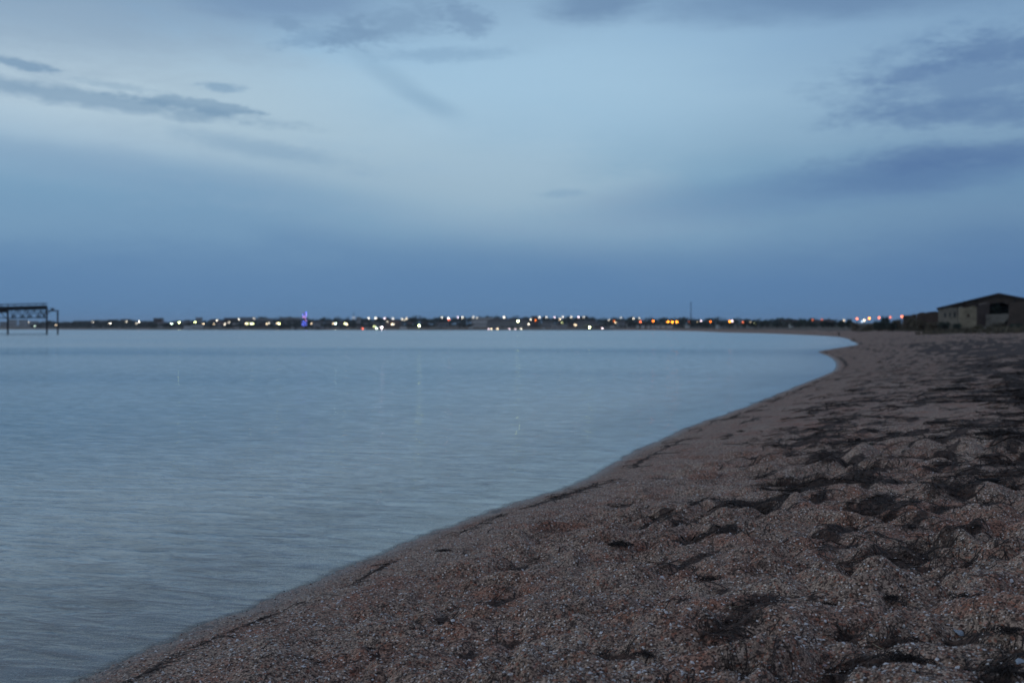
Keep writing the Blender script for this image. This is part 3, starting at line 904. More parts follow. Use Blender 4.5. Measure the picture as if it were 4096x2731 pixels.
def skyline(px):
    return float(np.interp(px, [0, 140, 300, 420, 520, 600, 760, 900, 1100, 1200, 1300, 1400, 1500, 1700, 1900, 2050, 2200, 2400, 2600, 2700, 2850, 3000, 3200, 3350, 3450, 3600],
                           [1289, 1291, 1289, 1284, 1284, 1286, 1285, 1278, 1273, 1271, 1273, 1275, 1276, 1270, 1268, 1269, 1271, 1271, 1275, 1275, 1276, 1277, 1278, 1280, 1281, 1280]))


# two loose rows of town trees
far_keys = ['far_a', 'far_b', 'far_c', 'far_d']
px = 150.0
while px < 3330:                                   # rear row makes the skyline
    D = float(np.interp(px, [0, 500, 1200, 2300, 2800, 3400], [1900, 1550, 1330, 1250, 1050, 620])) + random.uniform(-50, 50)
    w = random.uniform(22, 42) * 1300 / D * (1 if px < 2900 else .7)
    put(random.choice(far_keys), px, skyline(px) + random.uniform(-9.0, 1), D, w * 1.6, 'dark rear-row tree', 'tree', 'dark trees along the far skyline')
    px += w * .82
px = 560.0
while px < 3400:                                   # front row near the water
    D = float(np.interp(px, [0, 600, 1200, 2300, 2750, 2900, 3150, 3400], [1640, 1230, 1070, 1060, 950, 640, 500, 380])) + random.uniform(-10, 18)
    dens = 0.78 if px < 1880 or px > 2480 else 0.45
    blocked = any(a_ - 8 < px < b_ + 8 for a_, b_ in ((1248, 1290), (1541, 1602), (1745, 1792), (1890, 2110), (2165, 2220), (2206, 2268), (2300, 2410), (2438, 2506), (2742, 2760)))
    if blocked and random.random() < .35:
        put('far_c', px, random.uniform(1303, 1308), D, random.uniform(12, 20), 'low dark front-row bush', 'tree', 'dark trees behind the far waterfront')
    if random.random() < dens and not blocked:
        yt = random.uniform(1289, 1299) if px < 2450 else random.uniform(1281, 1290)
        w = random.uniform(26, 46)
        put(random.choice(far_keys), px, yt, D, w * 1.25, 'dark front-row tree', 'tree', 'dark trees behind the far waterfront')
    px += random.uniform(17, 26)
for px, yt, w, lab in ((1656, 1260, 38, 'domed dark tree standing above the skyline left of the long white building'),
                       (1388, 1267, 26, 'round dark tree left of the thin spire'),
                       (1958, 1261, 56, 'broad dark tree top rising behind the long white building'),
                       (2458, 1266, 22, 'narrow dark tree above the skyline beside a small orange lamp'),
                       (2724, 1267, 30, 'ragged dark tree between the amber lamps and the mast'),
                       (2095, 1265, 30, 'rounded tree just right of the long white building'),
                       (3208, 1270, 34, 'tallest dark tree of the wood behind the sand spit')):
    D = 1180 if px < 3000 else 560
    put('far_b', px, yt, D, w * 1.2, '', 'tree', None, lab)
# shrubs on the bank
for k, px, yt, D, w, lab in (
    ('bush_b', 3395, 1269, 330, 26, 'dark tufted shrub on the bank left of the salmon lamp'),
    ('bush_b', 3368, 1274, 350, 40, 'low dark shrub on the bank beside a dim lamp'),
    ('bush_b', 3538, 1257, 240, 40, 'tall dark shrub on the bank between two orange lamps'),
    ('bush_b', 3515, 1276, 235, 60, 'spreading dark shrub in front of the orange lamps'),
    ('bush_b', 3570, 1282, 215, 52, 'dark low shrub right of the tall bank shrub'),
    ('bush_a', 3590, 1272, 230, 60, 'olive shrub below the rightmost orange lamp'),
    ('bush_a', 3645, 1262, 215, 70, 'olive shrub in front of the brown broken wall'),
    ('bush_a', 3690, 1276, 190, 64, 'brownish shrub at the foot of the dark brown wall'),
    ('bush_a', 3735, 1283, 168, 70, 'low olive shrub left of the pale shed wall'),
    ('bush_b', 3782, 1280, 158, 60, 'dark green shrub under the windows of the shed'),
    ('bush_b', 3832, 1287, 150, 44, 'small dark shrub at the corner of the yellow annex'),
    ('bush_a', 3912, 1296, 140, 54, 'scrubby bush at the foot of the shaded side wall'),
    ('bush_a', 3985, 1286, 148, 80, 'olive bush in front of the low pale wall'),
    ('bush_b', 4060, 1290, 140, 70, 'dark bush at the foot of the tall edge wall'),
    ('bush_a', 3470, 1290, 260, 70, 'low olive shrub on the bank under the bright amber lamp'),
    ('bush_a', 3425, 1288, 290, 60, 'low olive shrub on the bank under the salmon lamp'),
    ('near_t', 3997, 1200, 172, 112, 'dark green tree growing through the gap in the ruined shed')):
    put(k, px, yt, D, w, '', 'tree' if k == 'near_t' else 'shrub', None, lab)

# the far-off wood that reads as one mass, joined
def wood_mass():
    vs, fs = [], []
    n = 9000
    pxs = rng.uniform(120, 3420, n)
    D = np.interp(pxs, [0, 500, 1200, 2300, 2750, 3000, 3420], [1800, 1420, 1200, 1200, 960, 640, 400]) + rng.uniform(-12, 12, n)
    x = (pxs - CX) / F * D
    g = ground(x, D)
    topy = np.array([skyline(p) for p in pxs]) + 9 + 5 * perlin(pxs / 23.0, pxs * 0, 5)
    topz = H + (Y0 - topy) / F * D
    z = g + (np.maximum(topz, g + 1) - g) * rng.uniform(0, 1, n) ** .8
    s_ = rng.uniform(.5, 1.15, n) * np.clip(D / 1100, .5, 1.3)
    a = rng.normal(size=(n, 3)); a /= np.linalg.norm(a, axis=1)[:, None]
    b = np.cross(a, rng.normal(size=(n, 3))); b /= np.linalg.norm(b, axis=1)[:, None]
    p = np.column_stack([x, D, z])
    v = np.stack([p + a * s_[:, None], p + b * s_[:, None] * .8, p - a * s_[:, None], p - b * s_[:, None] * .8], 1).reshape(-1, 3)
    q = np.arange(4 * n).reshape(-1, 4)
    o = fast_obj('undergrowth', v, q, M_leaf, False); tag(o, kind='stuff')
wood_mass()


def scrub():
    """rank grass and weeds round the ruins"""
    n = 60000
    pxs = rng.uniform(3250, 4250, n); D = rng.uniform(92, 280, n)
    x = (pxs - CX) / F * D
    z, dd = ground(x, D, True)
    vm = sst(9, 19, dd + 6 * fbm(x * 0.08, D * 0.08, 3, 81)) * sst(88, 125, D) + (fbm(x * .25, D * .25, 2, 5) * .5)
    k = vm > 0.55
    x, D, z = x[k], D[k], z[k]; n = len(x)
    hgt = rng.uniform(.12, .6, n) * rng.uniform(.4, 1.2, n); w = rng.uniform(.05, .2, n); a = rng.uniform(0, 6.28, n)
    lean = rng.uniform(-.2, .2, (n, 2))
    p = np.column_stack([x, D, z - .03])
    dx = np.column_stack([np.cos(a) * w, np.sin(a) * w, 0 * w])
    tip = p + np.column_stack([lean[:, 0], lean[:, 1], hgt])
    v = np.stack([p - dx, p + dx, tip + dx * .2, tip - dx * .3], 1).reshape(-1, 3)
    o = fast_obj('dry_grass', v, np.arange(4 * n).reshape(-1, 4), M_leaf2, False); tag(o, kind='stuff')
scrub()

# ------------------------------------------------------------------ town across the water
def house(px0, px1, ytop, D, wall, roof='flat', roofm=None, ybase=None, win=(0, 0), label=None, cat='house', name='town_house', depth=9.0, what=None, group='houses of the far town'):
    x0, x1 = (px0 - CX) / F * D, (px1 - CX) / F * D
    xc = (x0 + x1) / 2; w = x1 - x0
    g = gz1(xc, D); top = H + (Y0 - ytop) / F * D - g
    top = max(top, 2.2)
    base = 0.0
    r = empty(name, (xc, D, g))
    roofm = roofm or M_roofd
    rh = min(top * .3, w * .22) if roof != 'flat' else .35
    wt = top - rh
    MB().box(-w / 2, w / 2, 0, depth, -1.0, wt).obj('wall', wall, r)
    if roof == 'flat':
        MB().box(-w / 2 - .25, w / 2 + .25, -.25, depth + .25, wt + .003, wt + rh).obj('roof', roofm, r)
    elif roof == 'gable':
        MB().prism([(-w / 2 - .4, wt + .003), (0, top), (w / 2 + .4, wt + .003)][::-1], -.4, depth + .4).obj('roof', roofm, r)
    else:
        mb = MB(); a_, b_ = -w / 2 - .4, w / 2 + .4; i_ = min(w * .25, depth * .4)
        mb.v += [(a_, -.4, wt + .003), (b_, -.4, wt + .003), (b_, depth + .4, wt + .003), (a_, depth + .4, wt + .003), (a_ + i_, depth / 2, top), (b_ - i_, depth / 2, top)]
        mb.f += [(3, 2, 1, 0), (0, 1, 5, 4), (1, 2, 5), (2, 3, 4, 5), (3, 0, 4)]
        mb.obj('roof', roofm, r)
    nx, nz = win
    if nx:
        ww = w / nx * .42; wh = wt / nz * .45
        wm = MB().box(-ww / 2, ww / 2, -.06, .05, 0, wh)
        src = None
        for i in range(nx):
            for j in range(nz):
                if src is None: src = wm.obj('window', M_glass, r); o = src
                else: o = src.copy(); C.objects.link(o); o.parent = r
                o.location = (-w / 2 + w / nx * (i + .5), 0, wt / nz * (j + .32))
    if label: tag(r, label, cat)
    else:
        what = what or ('pale low house' if wall is M_white else 'grey house' if wall is M_grey else 'brown house')
        tag(r, what, cat, group); pending.append((r, (px0 + px1) / 2, what))
    return r


house(1948, 2112, 1274, 1075, M_grey, 'hip', M_roofd, win=(16, 3), label='long pale three-storey building at the middle of the far shore', cat='building', name='hotel_building', depth=14)
house(1886, 1975, 1270, 1165, M_white, 'flat', M_grey, win=(10, 2), label='long white two-storey building behind and left of the three-storey one', cat='building', name='long_building', depth=12)
house(1745, 1792, 1281, 1090, M_grey, 'gable', M_roofd, win=(4, 1), label='pale house with gabled roof below a red lamp', cat='house')
house(1541, 1602, 1282, 1062, M_brown, 'hip', M_roofr, win=(5, 2), label='low house with reddish hipped roof lit at its front', cat='house')
house(1425, 1438, 1268, 1150, M_grey, 'flat', M_roofr, win=(1, 2), label='small square building beside the thin spire', cat='building')
house(1248, 1290, 1279, 1080, M_grey, 'gable', M_roofd, win=(4, 2), label='pale gabled house right of the blue-lit tower', cat='house')
house(2126, 2152, 1264, 1100, M_brown, 'flat', M_roofd, win=(2, 3), label='dark square tower house with orange lamp before it', cat='building')
house(2170, 2216, 1284, 1075, M_grey, 'flat', M_roofd, win=(5, 2), label='grey flat building right of the tower house', cat='building')
house(2208, 2266, 1301, 1030, M_grey, 'flat', M_white, win=(6, 1), label='low grey pavilion on the waterfront right of the hotel', cat='building', depth=6)
house(2302, 2392, 1282, 1080, M_grey, 'hip', M_roofd, win=(8, 2), label='long grey building above the bright yellow waterfront lamp', cat='building', depth=11)
house(2378, 2408, 1304, 1025, M_brown, 'flat', M_roofd, win=(4, 1), label='low brown cafe between two waterfront lamps', cat='building', depth=6)
house(2472, 2504, 1283, 1070, M_grey, 'flat', M_roofd, win=(3, 2), label='bluish grey house right of a small orange lamp', cat='house')
house(2441, 2461, 1302, 1015, M_white, 'gable', M_white, label='small white kiosk alone on the waterfront', cat='kiosk', name='beach_kiosk', depth=3)
house(2744, 2758, 1303, 905, M_white, 'flat', M_white, label='pale kiosk on the shore just left of the mast foot', cat='kiosk', name='beach_kiosk', depth=3)
house(735, 766, 1302, 1150, M_white, 'flat', M_grey, label='low white wall-like house right of the pier', cat='house', depth=5)
house(764, 808, 1298, 1160, M_white, 'flat', M_grey, label='long low white house next to a yellowish lamp', cat='house', depth=5)
house(1168, 1189, 1302, 1075, M_white, 'flat', M_grey, label='small white house on the waterfront left of the blue-lit tower', cat='house', depth=5)
# left apartment blocks, distant
for a_, b_, yt, D, c in ((35, 62, 1278, 2100, M_grey), (75, 103, 1279, 2050, M_grey), (106, 146, 1285, 1950, M_grey), (0, 32, 1287, 2100, M_grey),
                      (302, 372, 1283, 1700, M_brown), (366, 430, 1280, 1650, M_grey), (432, 466, 1278, 1640, M_brown), (472, 526, 1276, 1600, M_grey),
                      (614, 647, 1272, 1500, M_brown), (783, 803, 1270, 1400, M_grey), (150, 210, 1291, 1850, M_grey), (215, 300, 1290, 1800, M_brown),
                      (896, 950, 1271, 1350, M_brown), (960, 1017, 1269, 1330, M_grey), (1122, 1200, 1270, 1300, M_grey), (560, 608, 1284, 1500, M_grey),
                      (690, 760, 1284, 1400, M_grey), (830, 880, 1276, 1380, M_grey), (1030, 1085, 1273, 1300, M_grey)):
    house(a_, b_, yt, D, c, random.choice(['flat', 'flat', 'hip']), random.choice([M_roofd, M_roofd, M_roofr]),
          win=(max(2, int((b_ - a_) / 9)), 2), what={M_grey: 'grey block', M_brown: 'brown block'}[c], cat='building', name='town_block', group='blocks on the far left skyline')
# filler houses among the trees
for px in [640, 880, 940, 1050, 1130, 1320, 1365, 1460, 1500, 1640, 1700, 1835, 2240, 2290, 2420, 2520, 2590, 2640, 2820, 2890]:
    w = random.uniform(18, 36); D = float(np.interp(px, [600, 1200, 2400, 2900], [1280, 1110, 1100, 900])) + random.uniform(-25, 40)
    house(px - w / 2, px + w / 2, random.uniform(1283, 1293), D, random.choice([M_grey, M_brown, M_grey, M_white]), random.choice(['gable', 'hip', 'flat']),
          random.choice([M_roofd, M_roofr]), win=(3, 1))
# little huts and boats-sheds on the waterline
hut_specs = [(2548, 2556, 1311), (2566, 2577, 1312), (2592, 2600, 1312), (2608, 2622, 1311), (2630, 2640, 1313), (2650, 2662, 1311), (2668, 2690, 1312),
             (2867, 2880, 1312), (2988, 2998, 1306), (3000, 3009, 1309), (3162, 3175, 1310), (1455, 1463, 1313), (2168, 2180, 1313), (1875, 1890, 1312), (1600, 1625, 1310)]
for a_, b_, yt in hut_specs:
    pc = (a_ + b_) / 2
    D = float(np.interp(pc, [1400, 2500, 2700, 2870, 3000, 3170], [1008, 1010, 930, 700, 640, 590]))
    house(a_, b_, yt, D, M_white, random.choice(['gable', 'flat']), M_white, depth=3, what='small pale beach hut', cat='hut', name='beach_hut', group='beach huts on the far waterline')
# quay edge below the town
qm = MB()
qx = [(-1600 + k * 60) for k in range(0, 29)]
qp = [(px, ) for px in range(300, 2640, 90)]
last = None
for (px,) in qp:
    ys = float(np.interp(px, [300, 600, 1050, 1500, 2640], [1318.3, 1319, 1319.4, 1320, 1320.4])); D = F * H / (ys - Y0) + 4
    p = ((px - CX) / F * D, D)
    if last: qm.bar((last[0], last[1], .25), (p[0], p[1], .25), .8, 1.1)
    last = p
tag(qm.obj('quay_wall', M_quay), 'low grey quay wall along the far waterfront', 'quay')

# mast, spire, lighted ride
def mast(px, ytop, D, w, name, label, cat, m):
    x = (px - CX) / F * D; g = gz1(x, D); hgt = H + (Y0 - ytop) / F * D - g
    r = empty(name, (x, D, g))
    mb = MB()
    for a in range(3):
        ax, ay = math.cos(a * 2.094) * w, math.sin(a * 2.094) * w
        mb.bar((ax, ay, -.3), (ax * .35, ay * .35, hgt), w * .35)
    mb.obj('mast_leg', m, r)
    br = MB(); k = 0
    while k < 14:
        z0, z1 = hgt * k / 14, hgt * (k + 1) / 14
        for a in range(3):
            f0, f1 = 1 - .65 * k / 14, 1 - .65 * (k + 1) / 14
            br.bar((math.cos(a * 2.094) * w * f0, math.sin(a * 2.094) * w * f0, z0), (math.cos((a + 1) * 2.094) * w * f1, math.sin((a + 1) * 2.094) * w * f1, z1), w * .2)
        k += 1
    br.obj('bracing', m, r)
    tag(r, label, cat); return r


mast(2763, 1206, 1120, 0.55, 'radio_mast', 'tall thin lattice mast rising above the skyline right of the amber lamps', 'mast', M_iron)
mast(1415, 1250, 1120, 0.45, 'spire_mast', 'short thin spire standing above the trees right of the blue-lit tower', 'spire', M_iron)
D = 1060; x = (1219 - CX) / F * D; g = gz1(x, D)
ride = empty('lighted_ride_tower', (x, D, g))
tag(ride, 'fairground tower hung with blue and violet lights on the far shore', 'ride')
hgt = H + (Y0 - 1247) / F * D - g
MB().box(-.3, .3, -.3, .3, -.3, hgt).obj('column', M_iron, ride)
for z in (hgt * .3, hgt * .62, hgt * .9):
    MB().tube([(0, 0, z - .25), (0, 0, z + .25)], 2.4, 12).obj('ring_platform', M_iron, ride)
E_blue = emit('blue_bulb', (0.12, 0.16, 1.0, 1), 7); E_vio = emit('violet_bulb', (0.6, 0.25, 1.0, 1), 5); E_pink = emit('pink_bulb', (1.0, 0.4, 0.6, 1), 4)
bulb = None
rs = random.Random(5)
def ico(r, name, m, parent, loc):
    mb = MB(); n = 8
    rings = [(-1, .0), (-.7, .7), (0, 1), (.7, .7), (1, .0)]
    mb.tube([(0, 0, z * r) for z, _ in rings], [max(.02, q) * r for _, q in rings], n)
    o = mb.obj(name, m, parent, True); o.location = loc; return o
for i in range(26):
    pxl = rs.choice([1211, 1213, 1224, 1226, 1219, 1216]) + rs.uniform(-1.5, 1.5); yy = rs.uniform(1249, 1303)
    m = rs.choice([E_blue, E_blue, E_vio, E_vio, E_pink]) if yy < 1285 else rs.choice([E_blue, E_blue, E_vio])
    ico(.30, 'bulb', m, ride, ((pxl - 1219) / F * D, -rs.uniform(.5, 2.4), H + (Y0 - yy) / F * D - g))

# lamps ------------------------------------------------------------------
LC = {'w': ((1.0, .90, .72, 1), 'white'), 'y': ((.90, 1.0, .42, 1), 'yellow-white'), 'g': ((.75, 1.0, .8, 1), 'greenish white'), 'r': ((1, .16, .08, 1), 'red'),
      'p': ((1.0, .78, .85, 1), 'pinkish white'), 'o': ((1.0, .20, .015, 1), 'orange'), 'a': ((1.0, .30, .02, 1), 'amber'), 's': ((1.0, .20, .07, 1), 'salmon'),
      'm': ((1.0, .78, .50, 1), 'warm white'), 'c': ((.7, .85, 1.0, 1), 'bluish white')}
lamps = [(441, 1293, 10, 'w'), (557, 1286, 11, 'w'), (546, 1293, 5, 'w'), (506, 1286, 5, 'w'), (224, 1301, 6, 'm'), (140, 1305, 6, 'g'), (115, 1288, 4, 'w'), (372, 1288, 4, 'w'),
         (686, 1295, 13, 'g'), (717, 1290, 16, 'y'), (781, 1289, 15, 'y'), (771, 1296, 7, 'w'), (813, 1295, 12, 'm'), (868, 1282, 8, 'w'), (856, 1296, 6, 'm'), (900, 1296, 8, 'w'),
         (916, 1289, 7, 'w'), (956, 1277, 8, 'w'), (1016, 1274, 6, 'w'), (984, 1294, 10, 'm'), (990, 1295, 9, 'y'), (1004, 1295, 11, 'w'), (1012, 1295, 12, 'y'), (1067, 1295, 8, 'm'),
         (1075, 1292, 7, 'w'), (1109, 1293, 10, 'm'), (1117, 1294, 15, 'y'), (1333, 1294, 8, 'm'), (1343, 1294, 15, 'g'), (1379, 1294, 11, 'y'), (1387, 1296, 13, 'm'), (1246, 1294, 6, 'm'),
         (1451, 1314, 10, 'r'), (1497, 1305, 8, 'y'), (1506, 1312, 13, 'g'), (1528, 1310, 18, 'p'), (1475, 1272, 8, 'w'), (1503, 1272, 10, 'w'), (1539, 1273, 9, 'p'), (1572, 1274, 8, 'w'),
         (1608, 1276, 7, 'w'), (1619, 1280, 5, 'w'), (1626, 1274, 8, 'm'), (1567, 1297, 9, 'm'), (1574, 1297, 9, 'w'), (1677, 1303, 20, 'y'), (1414, 1271, 5, 'w'), (1550, 1286, 5, 'w'),
         (1768, 1270, 7, 'w'), (1794, 1272, 11, 'w'), (1796, 1278, 10, 'r'), (1831, 1269, 7, 'p'), (1850, 1270, 9, 'w'), (1893, 1268, 7, 'w'), (1909, 1271, 4, 'w'), (2016, 1269, 10, 'w'),
         (2072, 1284, 18, 'y'), (1954, 1316, 8, 'p'), (1966, 1316, 10, 'm'), (1990, 1316, 10, 'm'), (2037, 1316, 8, 'p'), (2061, 1316, 8, 'p'), (2085, 1316, 9, 'w'), (2131, 1270, 6, 'w'),
         (2157, 1269, 8, 'w'), (2123, 1278, 8, 'w'), (2142, 1281, 8, 'o'), (2149, 1278, 9, 'm'), (2115, 1296, 9, 'w'), (2186, 1269, 6, 'w'), (2218, 1269, 7, 'p'), (2251, 1268, 7, 'w'),
         (2240, 1276, 9, 'm'), (2285, 1268, 7, 'w'), (2248, 1290, 5, 'y'), (2298, 1298, 6, 'm'), (2314, 1268, 9, 'p'), (2335, 1268, 5, 'w'), (2358, 1309, 17, 'y'), (2409, 1313, 11, 'p'),
         (2303, 1300, 8, 'm'), (2435, 1280, 5, 'w'), (2456, 1284, 7, 'o'), (2462, 1290, 7, 'm'), (2483, 1271, 5, 'w'), (2534, 1273, 7, 'w'), (2557, 1273, 5, 'w'), (2562, 1287, 11, 's'),
         (2613, 1284, 13, 'o'), (2558, 1313, 7, 's'), (2672, 1287, 18, 'a'), (2689, 1288, 14, 'a'), (2707, 1287.5, 18, 'a'), (2756, 1287, 6, 's'), (2803, 1284, 11, 'p'), (2842, 1287, 15, 'o'),
         (2791, 1288, 4, 'm'), (2919, 1286, 15, 'a'), (2929, 1284, 12, 'p'), (2972, 1289, 9, 's'), (3019, 1294, 11, 'y'), (3001, 1289, 4, 'm'), (3376, 1281, 7, 'm'), (3250, 1279, 4, 's'), (3287, 1278, 4, 's'),
         (3428, 1275, 11, 's'), (3448, 1286, 7, 'c'), (3457, 1281, 13, 'm'), (3477, 1273, 16, 'a'), (3516, 1271, 11, 's'), (3561, 1269, 9, 's'), (3607, 1266, 12, 's')]
mat_cache = {}
lamp_protos = {}
CAP_M = M_iron
for (px, y, dd_, ck) in lamps:
    if y >= 1311: D = float(np.interp(px, [0, 600, 1500, 2560], [1500, 1180, 1008, 1005]))
    elif y >= 1281 and px < 3100: D = float(np.interp(px, [0, 600, 1200, 2400, 2800, 3020], [1650, 1250, 1055, 1050, 900, 600]))
    elif px < 3100: D = float(np.interp(px, [0, 600, 1200, 2400, 2900], [1650, 1400, 1150, 1140, 1100]))
    elif px < 3340: D = 620
    else: D = float(np.interp(px, [3376, 3607], [300, 245]))
    # strength: what the eye sees of the blurred disc
    br = (dd_ / 20.0)
    want = 0.10 + 3.2 * br ** 3.0
    R0 = (0.62 if ck in 'oa' else 0.5) if D > 500 else 0.20
    cpx = 4.4
    if ck in 'oas': want = min(want * 1.3, 1.5)
    elif dd_ >= 17: want *= 1.8
    elif dd_ < 12: want *= 1.25
    area = (2 * R0 / D * 1098 / cpx) ** 2
    st = round(min(want / area, 400), 1)
    key = (ck, round(math.log(st) * 6))
    if key not in mat_cache: mat_cache[key] = emit('lamp_glass', LC[ck][0], math.exp(key[1] / 6))
    x = (px - CX) / F * D; z = H + (Y0 - y) / F * D; g = gz1(x, D)
    if g > z - .35: g = z - .35
    hgt = z - g
    tall = hgt > 2
    r = empty('street_lamp' if tall else 'quay_lamp', (x, D, g))
    pr = .10 if D > 500 else .05
    pole = MB().tube([(0, 0, -.3), (0, 0, hgt - R0 * .8)], [pr * 1.3, pr], 6).obj('pole', M_iron, r)
    ico(R0, 'globe', mat_cache[key], r, (0, 0, hgt))
    MB().tube([(0, 0, hgt + R0 * .98), (0, 0, hgt + R0 * 1.3)], [R0 * .6, R0 * .25], 6).obj('cap', M_iron, r)
    bright = 'bright ' if dd_ >= 14 else ('dim ' if dd_ <= 6 else '')
    what = f"{bright}{LC[ck][1]} " + ('' if tall else 'quay ') + ('skyline ' if y < 1279 and tall and px < 3340 else '') + 'lamp'
    tag(r, what, 'lamp', 'lit lamps of the far shore'); pending.append((r, px, what))

# unique labels by zone and order
from collections import defaultdict
byz = defaultdict(list)
for o, px, what in pending: byz[(what, zone(px))].append((px, o))
for (what, zn), lst in byz.items():
    lst.sort(key=lambda t_: t_[0])
    for i, (_, o) in enumerate(lst):
        if len(lst) == 1: lab = f'{what} {zn}'
        else: lab = f'{ORD[min(i, 29)]} {what} from the left, {zn}'
        o['label'] = lab

# ------------------------------------------------------------------ shell grit and weed strands on the near sand
def in_view_points(n, d0, d1, pw=1.0, a0=-28, a1=29):
    u = rng.uniform(0, 1, n)
    D = 1 / (1 / d0 + (1 / d1 - 1 / d0) * u ** pw)
    a = np.radians(rng.uniform(a0, a1, n))
    return np.sin(a) * D, np.cos(a) * D, D


def grit_material():
    m, n, o = newmat('shell_fragments')
    p = n.nodes.new('ShaderNodeBsdfPrincipled')
    c = V(n, attr(n, 'tone').outputs['Fac'])
    cc = ramp(n, c, [(0, (0.035, 0.022, 0.018)), (0.25, (0.13, 0.055, 0.035)), (0.5, (0.19, 0.12, 0.09)), (0.72, (0.27, 0.225, 0.195)), (0.86, (0.44, 0.40, 0.37)), (1, (0.72, 0.69, 0.70))])
    n.links.new(cc.k, p.inputs['Base Color']); p.inputs['Roughness'].default_value = 0.55
    n.links.new(p.outputs[0], o.inputs[0]); return m


def grit(n=95000):
    x, y, D = in_view_points(n, 3.4, 11.0)
    z, dd = ground(x, y, True)
    k = (dd > -0.5) & (rng.uniform(0, 1, n) < sst(0.0, 0.5, dd) * .7 + .3)
    x, y, z, D = x[k], y[k], z[k], D[k]; n = len(x)
    s_ = 0.0028 * np.exp(rng.normal(0.25, 0.42, n)); s_ = np.clip(s_, .0015, .009)
    WH_ = rng.uniform(0, 1, n) < .20; s_ = np.where(WH_, s_ * 1.4, s_)
    a = rng.uniform(0, 6.28, n); tilt = rng.normal(0, .45, (n, 2))
    up = np.column_stack([tilt, np.ones(n)]); up /= np.linalg.norm(up, axis=1)[:, None]
    t1 = np.column_stack([np.cos(a), np.sin(a), 0 * a]); t1 -= up * (t1 * up).sum(1)[:, None]; t1 /= np.linalg.norm(t1, axis=1)[:, None]
    t2 = np.cross(up, t1)
    c = np.column_stack([x, y, z + s_ * .25])
    asp = rng.uniform(.5, 1.0, n)[:, None]; S_ = s_[:, None]
    v = np.stack([c + t1 * S_ * 1.2, c + t2 * S_ * asp, c - t1 * S_, c - t2 * S_ * asp * .9, c + up * S_ * .45, c - up * S_ * .45], 1).reshape(-1, 3)
    b = (np.arange(n) * 6)[:, None, None]
    f = (b + np.array([[0, 1, 4], [1, 2, 4], [2, 3, 4], [3, 0, 4], [1, 0, 5], [2, 1, 5], [3, 2, 5], [0, 3, 5]])[None]).reshape(-1, 3)
    o = fast_obj('shell_grit', v, f, grit_material(), False); tag(o, kind='stuff')
    tone = rng.uniform(0, .80, n); dk_ = rng.uniform(0, 1, n) < .22; tone[dk_] = rng.uniform(0, .15, dk_.sum()); w = WH_; tone[w] = rng.uniform(.84, 1, w.sum())
    fattr(o.data, 'tone', np.repeat(tone, 6))
grit()


def weed_strands(n=150000):
    x, y, D = in_view_points(n, 3.4, 45.0, 0.85)
    z, dd = ground(x, y, True)
    wm = weed_shade_mask(x, y, dd)
    k = (wm > 0.35) & (rng.uniform(0, 1, n) < wm * .9) & (dd > .2)
    k = k | ((rng.uniform(0, 1, n) < 0.004) & (dd > .5) & (D < 9))
    idx = np.where(k)[0][:26000]
    x, y, z, D = x[idx], y[idx], z[idx], D[idx]; n = len(x)
    sc = np.clip(D / 5, 1, 4)
    seg = 5
    ln = rng.uniform(.035, .14, n) * sc; wd_ = rng.uniform(.0007, .0017, n) * sc * 1.3
    a = rng.uniform(0, 6.28, n); curl = rng.normal(0, 1.0, n)
    P_ = np.zeros((n, seg + 1, 3)); cx, cy = x.copy(), y.copy(); ang = a.copy()
    lift = rng.uniform(.002, .018, n) * sc * (rng.uniform(0, 1, n) ** 1.5)
    N_ = np.zeros((n, seg + 1, 2))
    for s_ in range(seg + 1):
        gzz = ground(cx, cy) if s_ in (0, seg) or True else 0
        P_[:, s_, 0] = cx; P_[:, s_, 1] = cy; P_[:, s_, 2] = gzz + .003 * sc + lift * math.sin(math.pi * s_ / seg)
        N_[:, s_, 0] = -np.sin(ang); N_[:, s_, 1] = np.cos(ang)
        cx = cx + np.cos(ang) * ln / seg; cy = cy + np.sin(ang) * ln / seg; ang = ang + curl * .4
    off = np.concatenate([N_ * wd_[:, None, None], np.zeros((n, seg + 1, 1))], 2); off[:, :, 2] = wd_[:, None] * .6
    v = np.stack([P_ - off, P_ + off], 2).reshape(-1, 3)
    b = (np.arange(n) * (seg + 1) * 2)[:, None]
    fs = []
    for s_ in range(seg): fs.append(np.stack([b[:, 0] + 2 * s_, b[:, 0] + 2 * s_ + 1, b[:, 0] + 2 * s_ + 3, b[:, 0] + 2 * s_ + 2], 1))
    f = np.concatenate(fs)
    m = plain('dead_seagrass', (0.030, 0.019, 0.015), 0.8, 0.6, 40)
    o = fast_obj('seagrass_litter', v, f, m, False); tag(o, kind='stuff')
weed_strands()

# ------------------------------------------------------------------ single finds on the beach
M_shell = plain('white_shell', (0.80, 0.78, 0.76), 0.45, 0.15, 120)
M_shellp = plain('pink_shell', (0.42, 0.32, 0.36), 0.45, 0.15, 120)
M_shellg = plain('grey_shell', (0.27, 0.31, 0.36), 0.5, 0.2, 120)


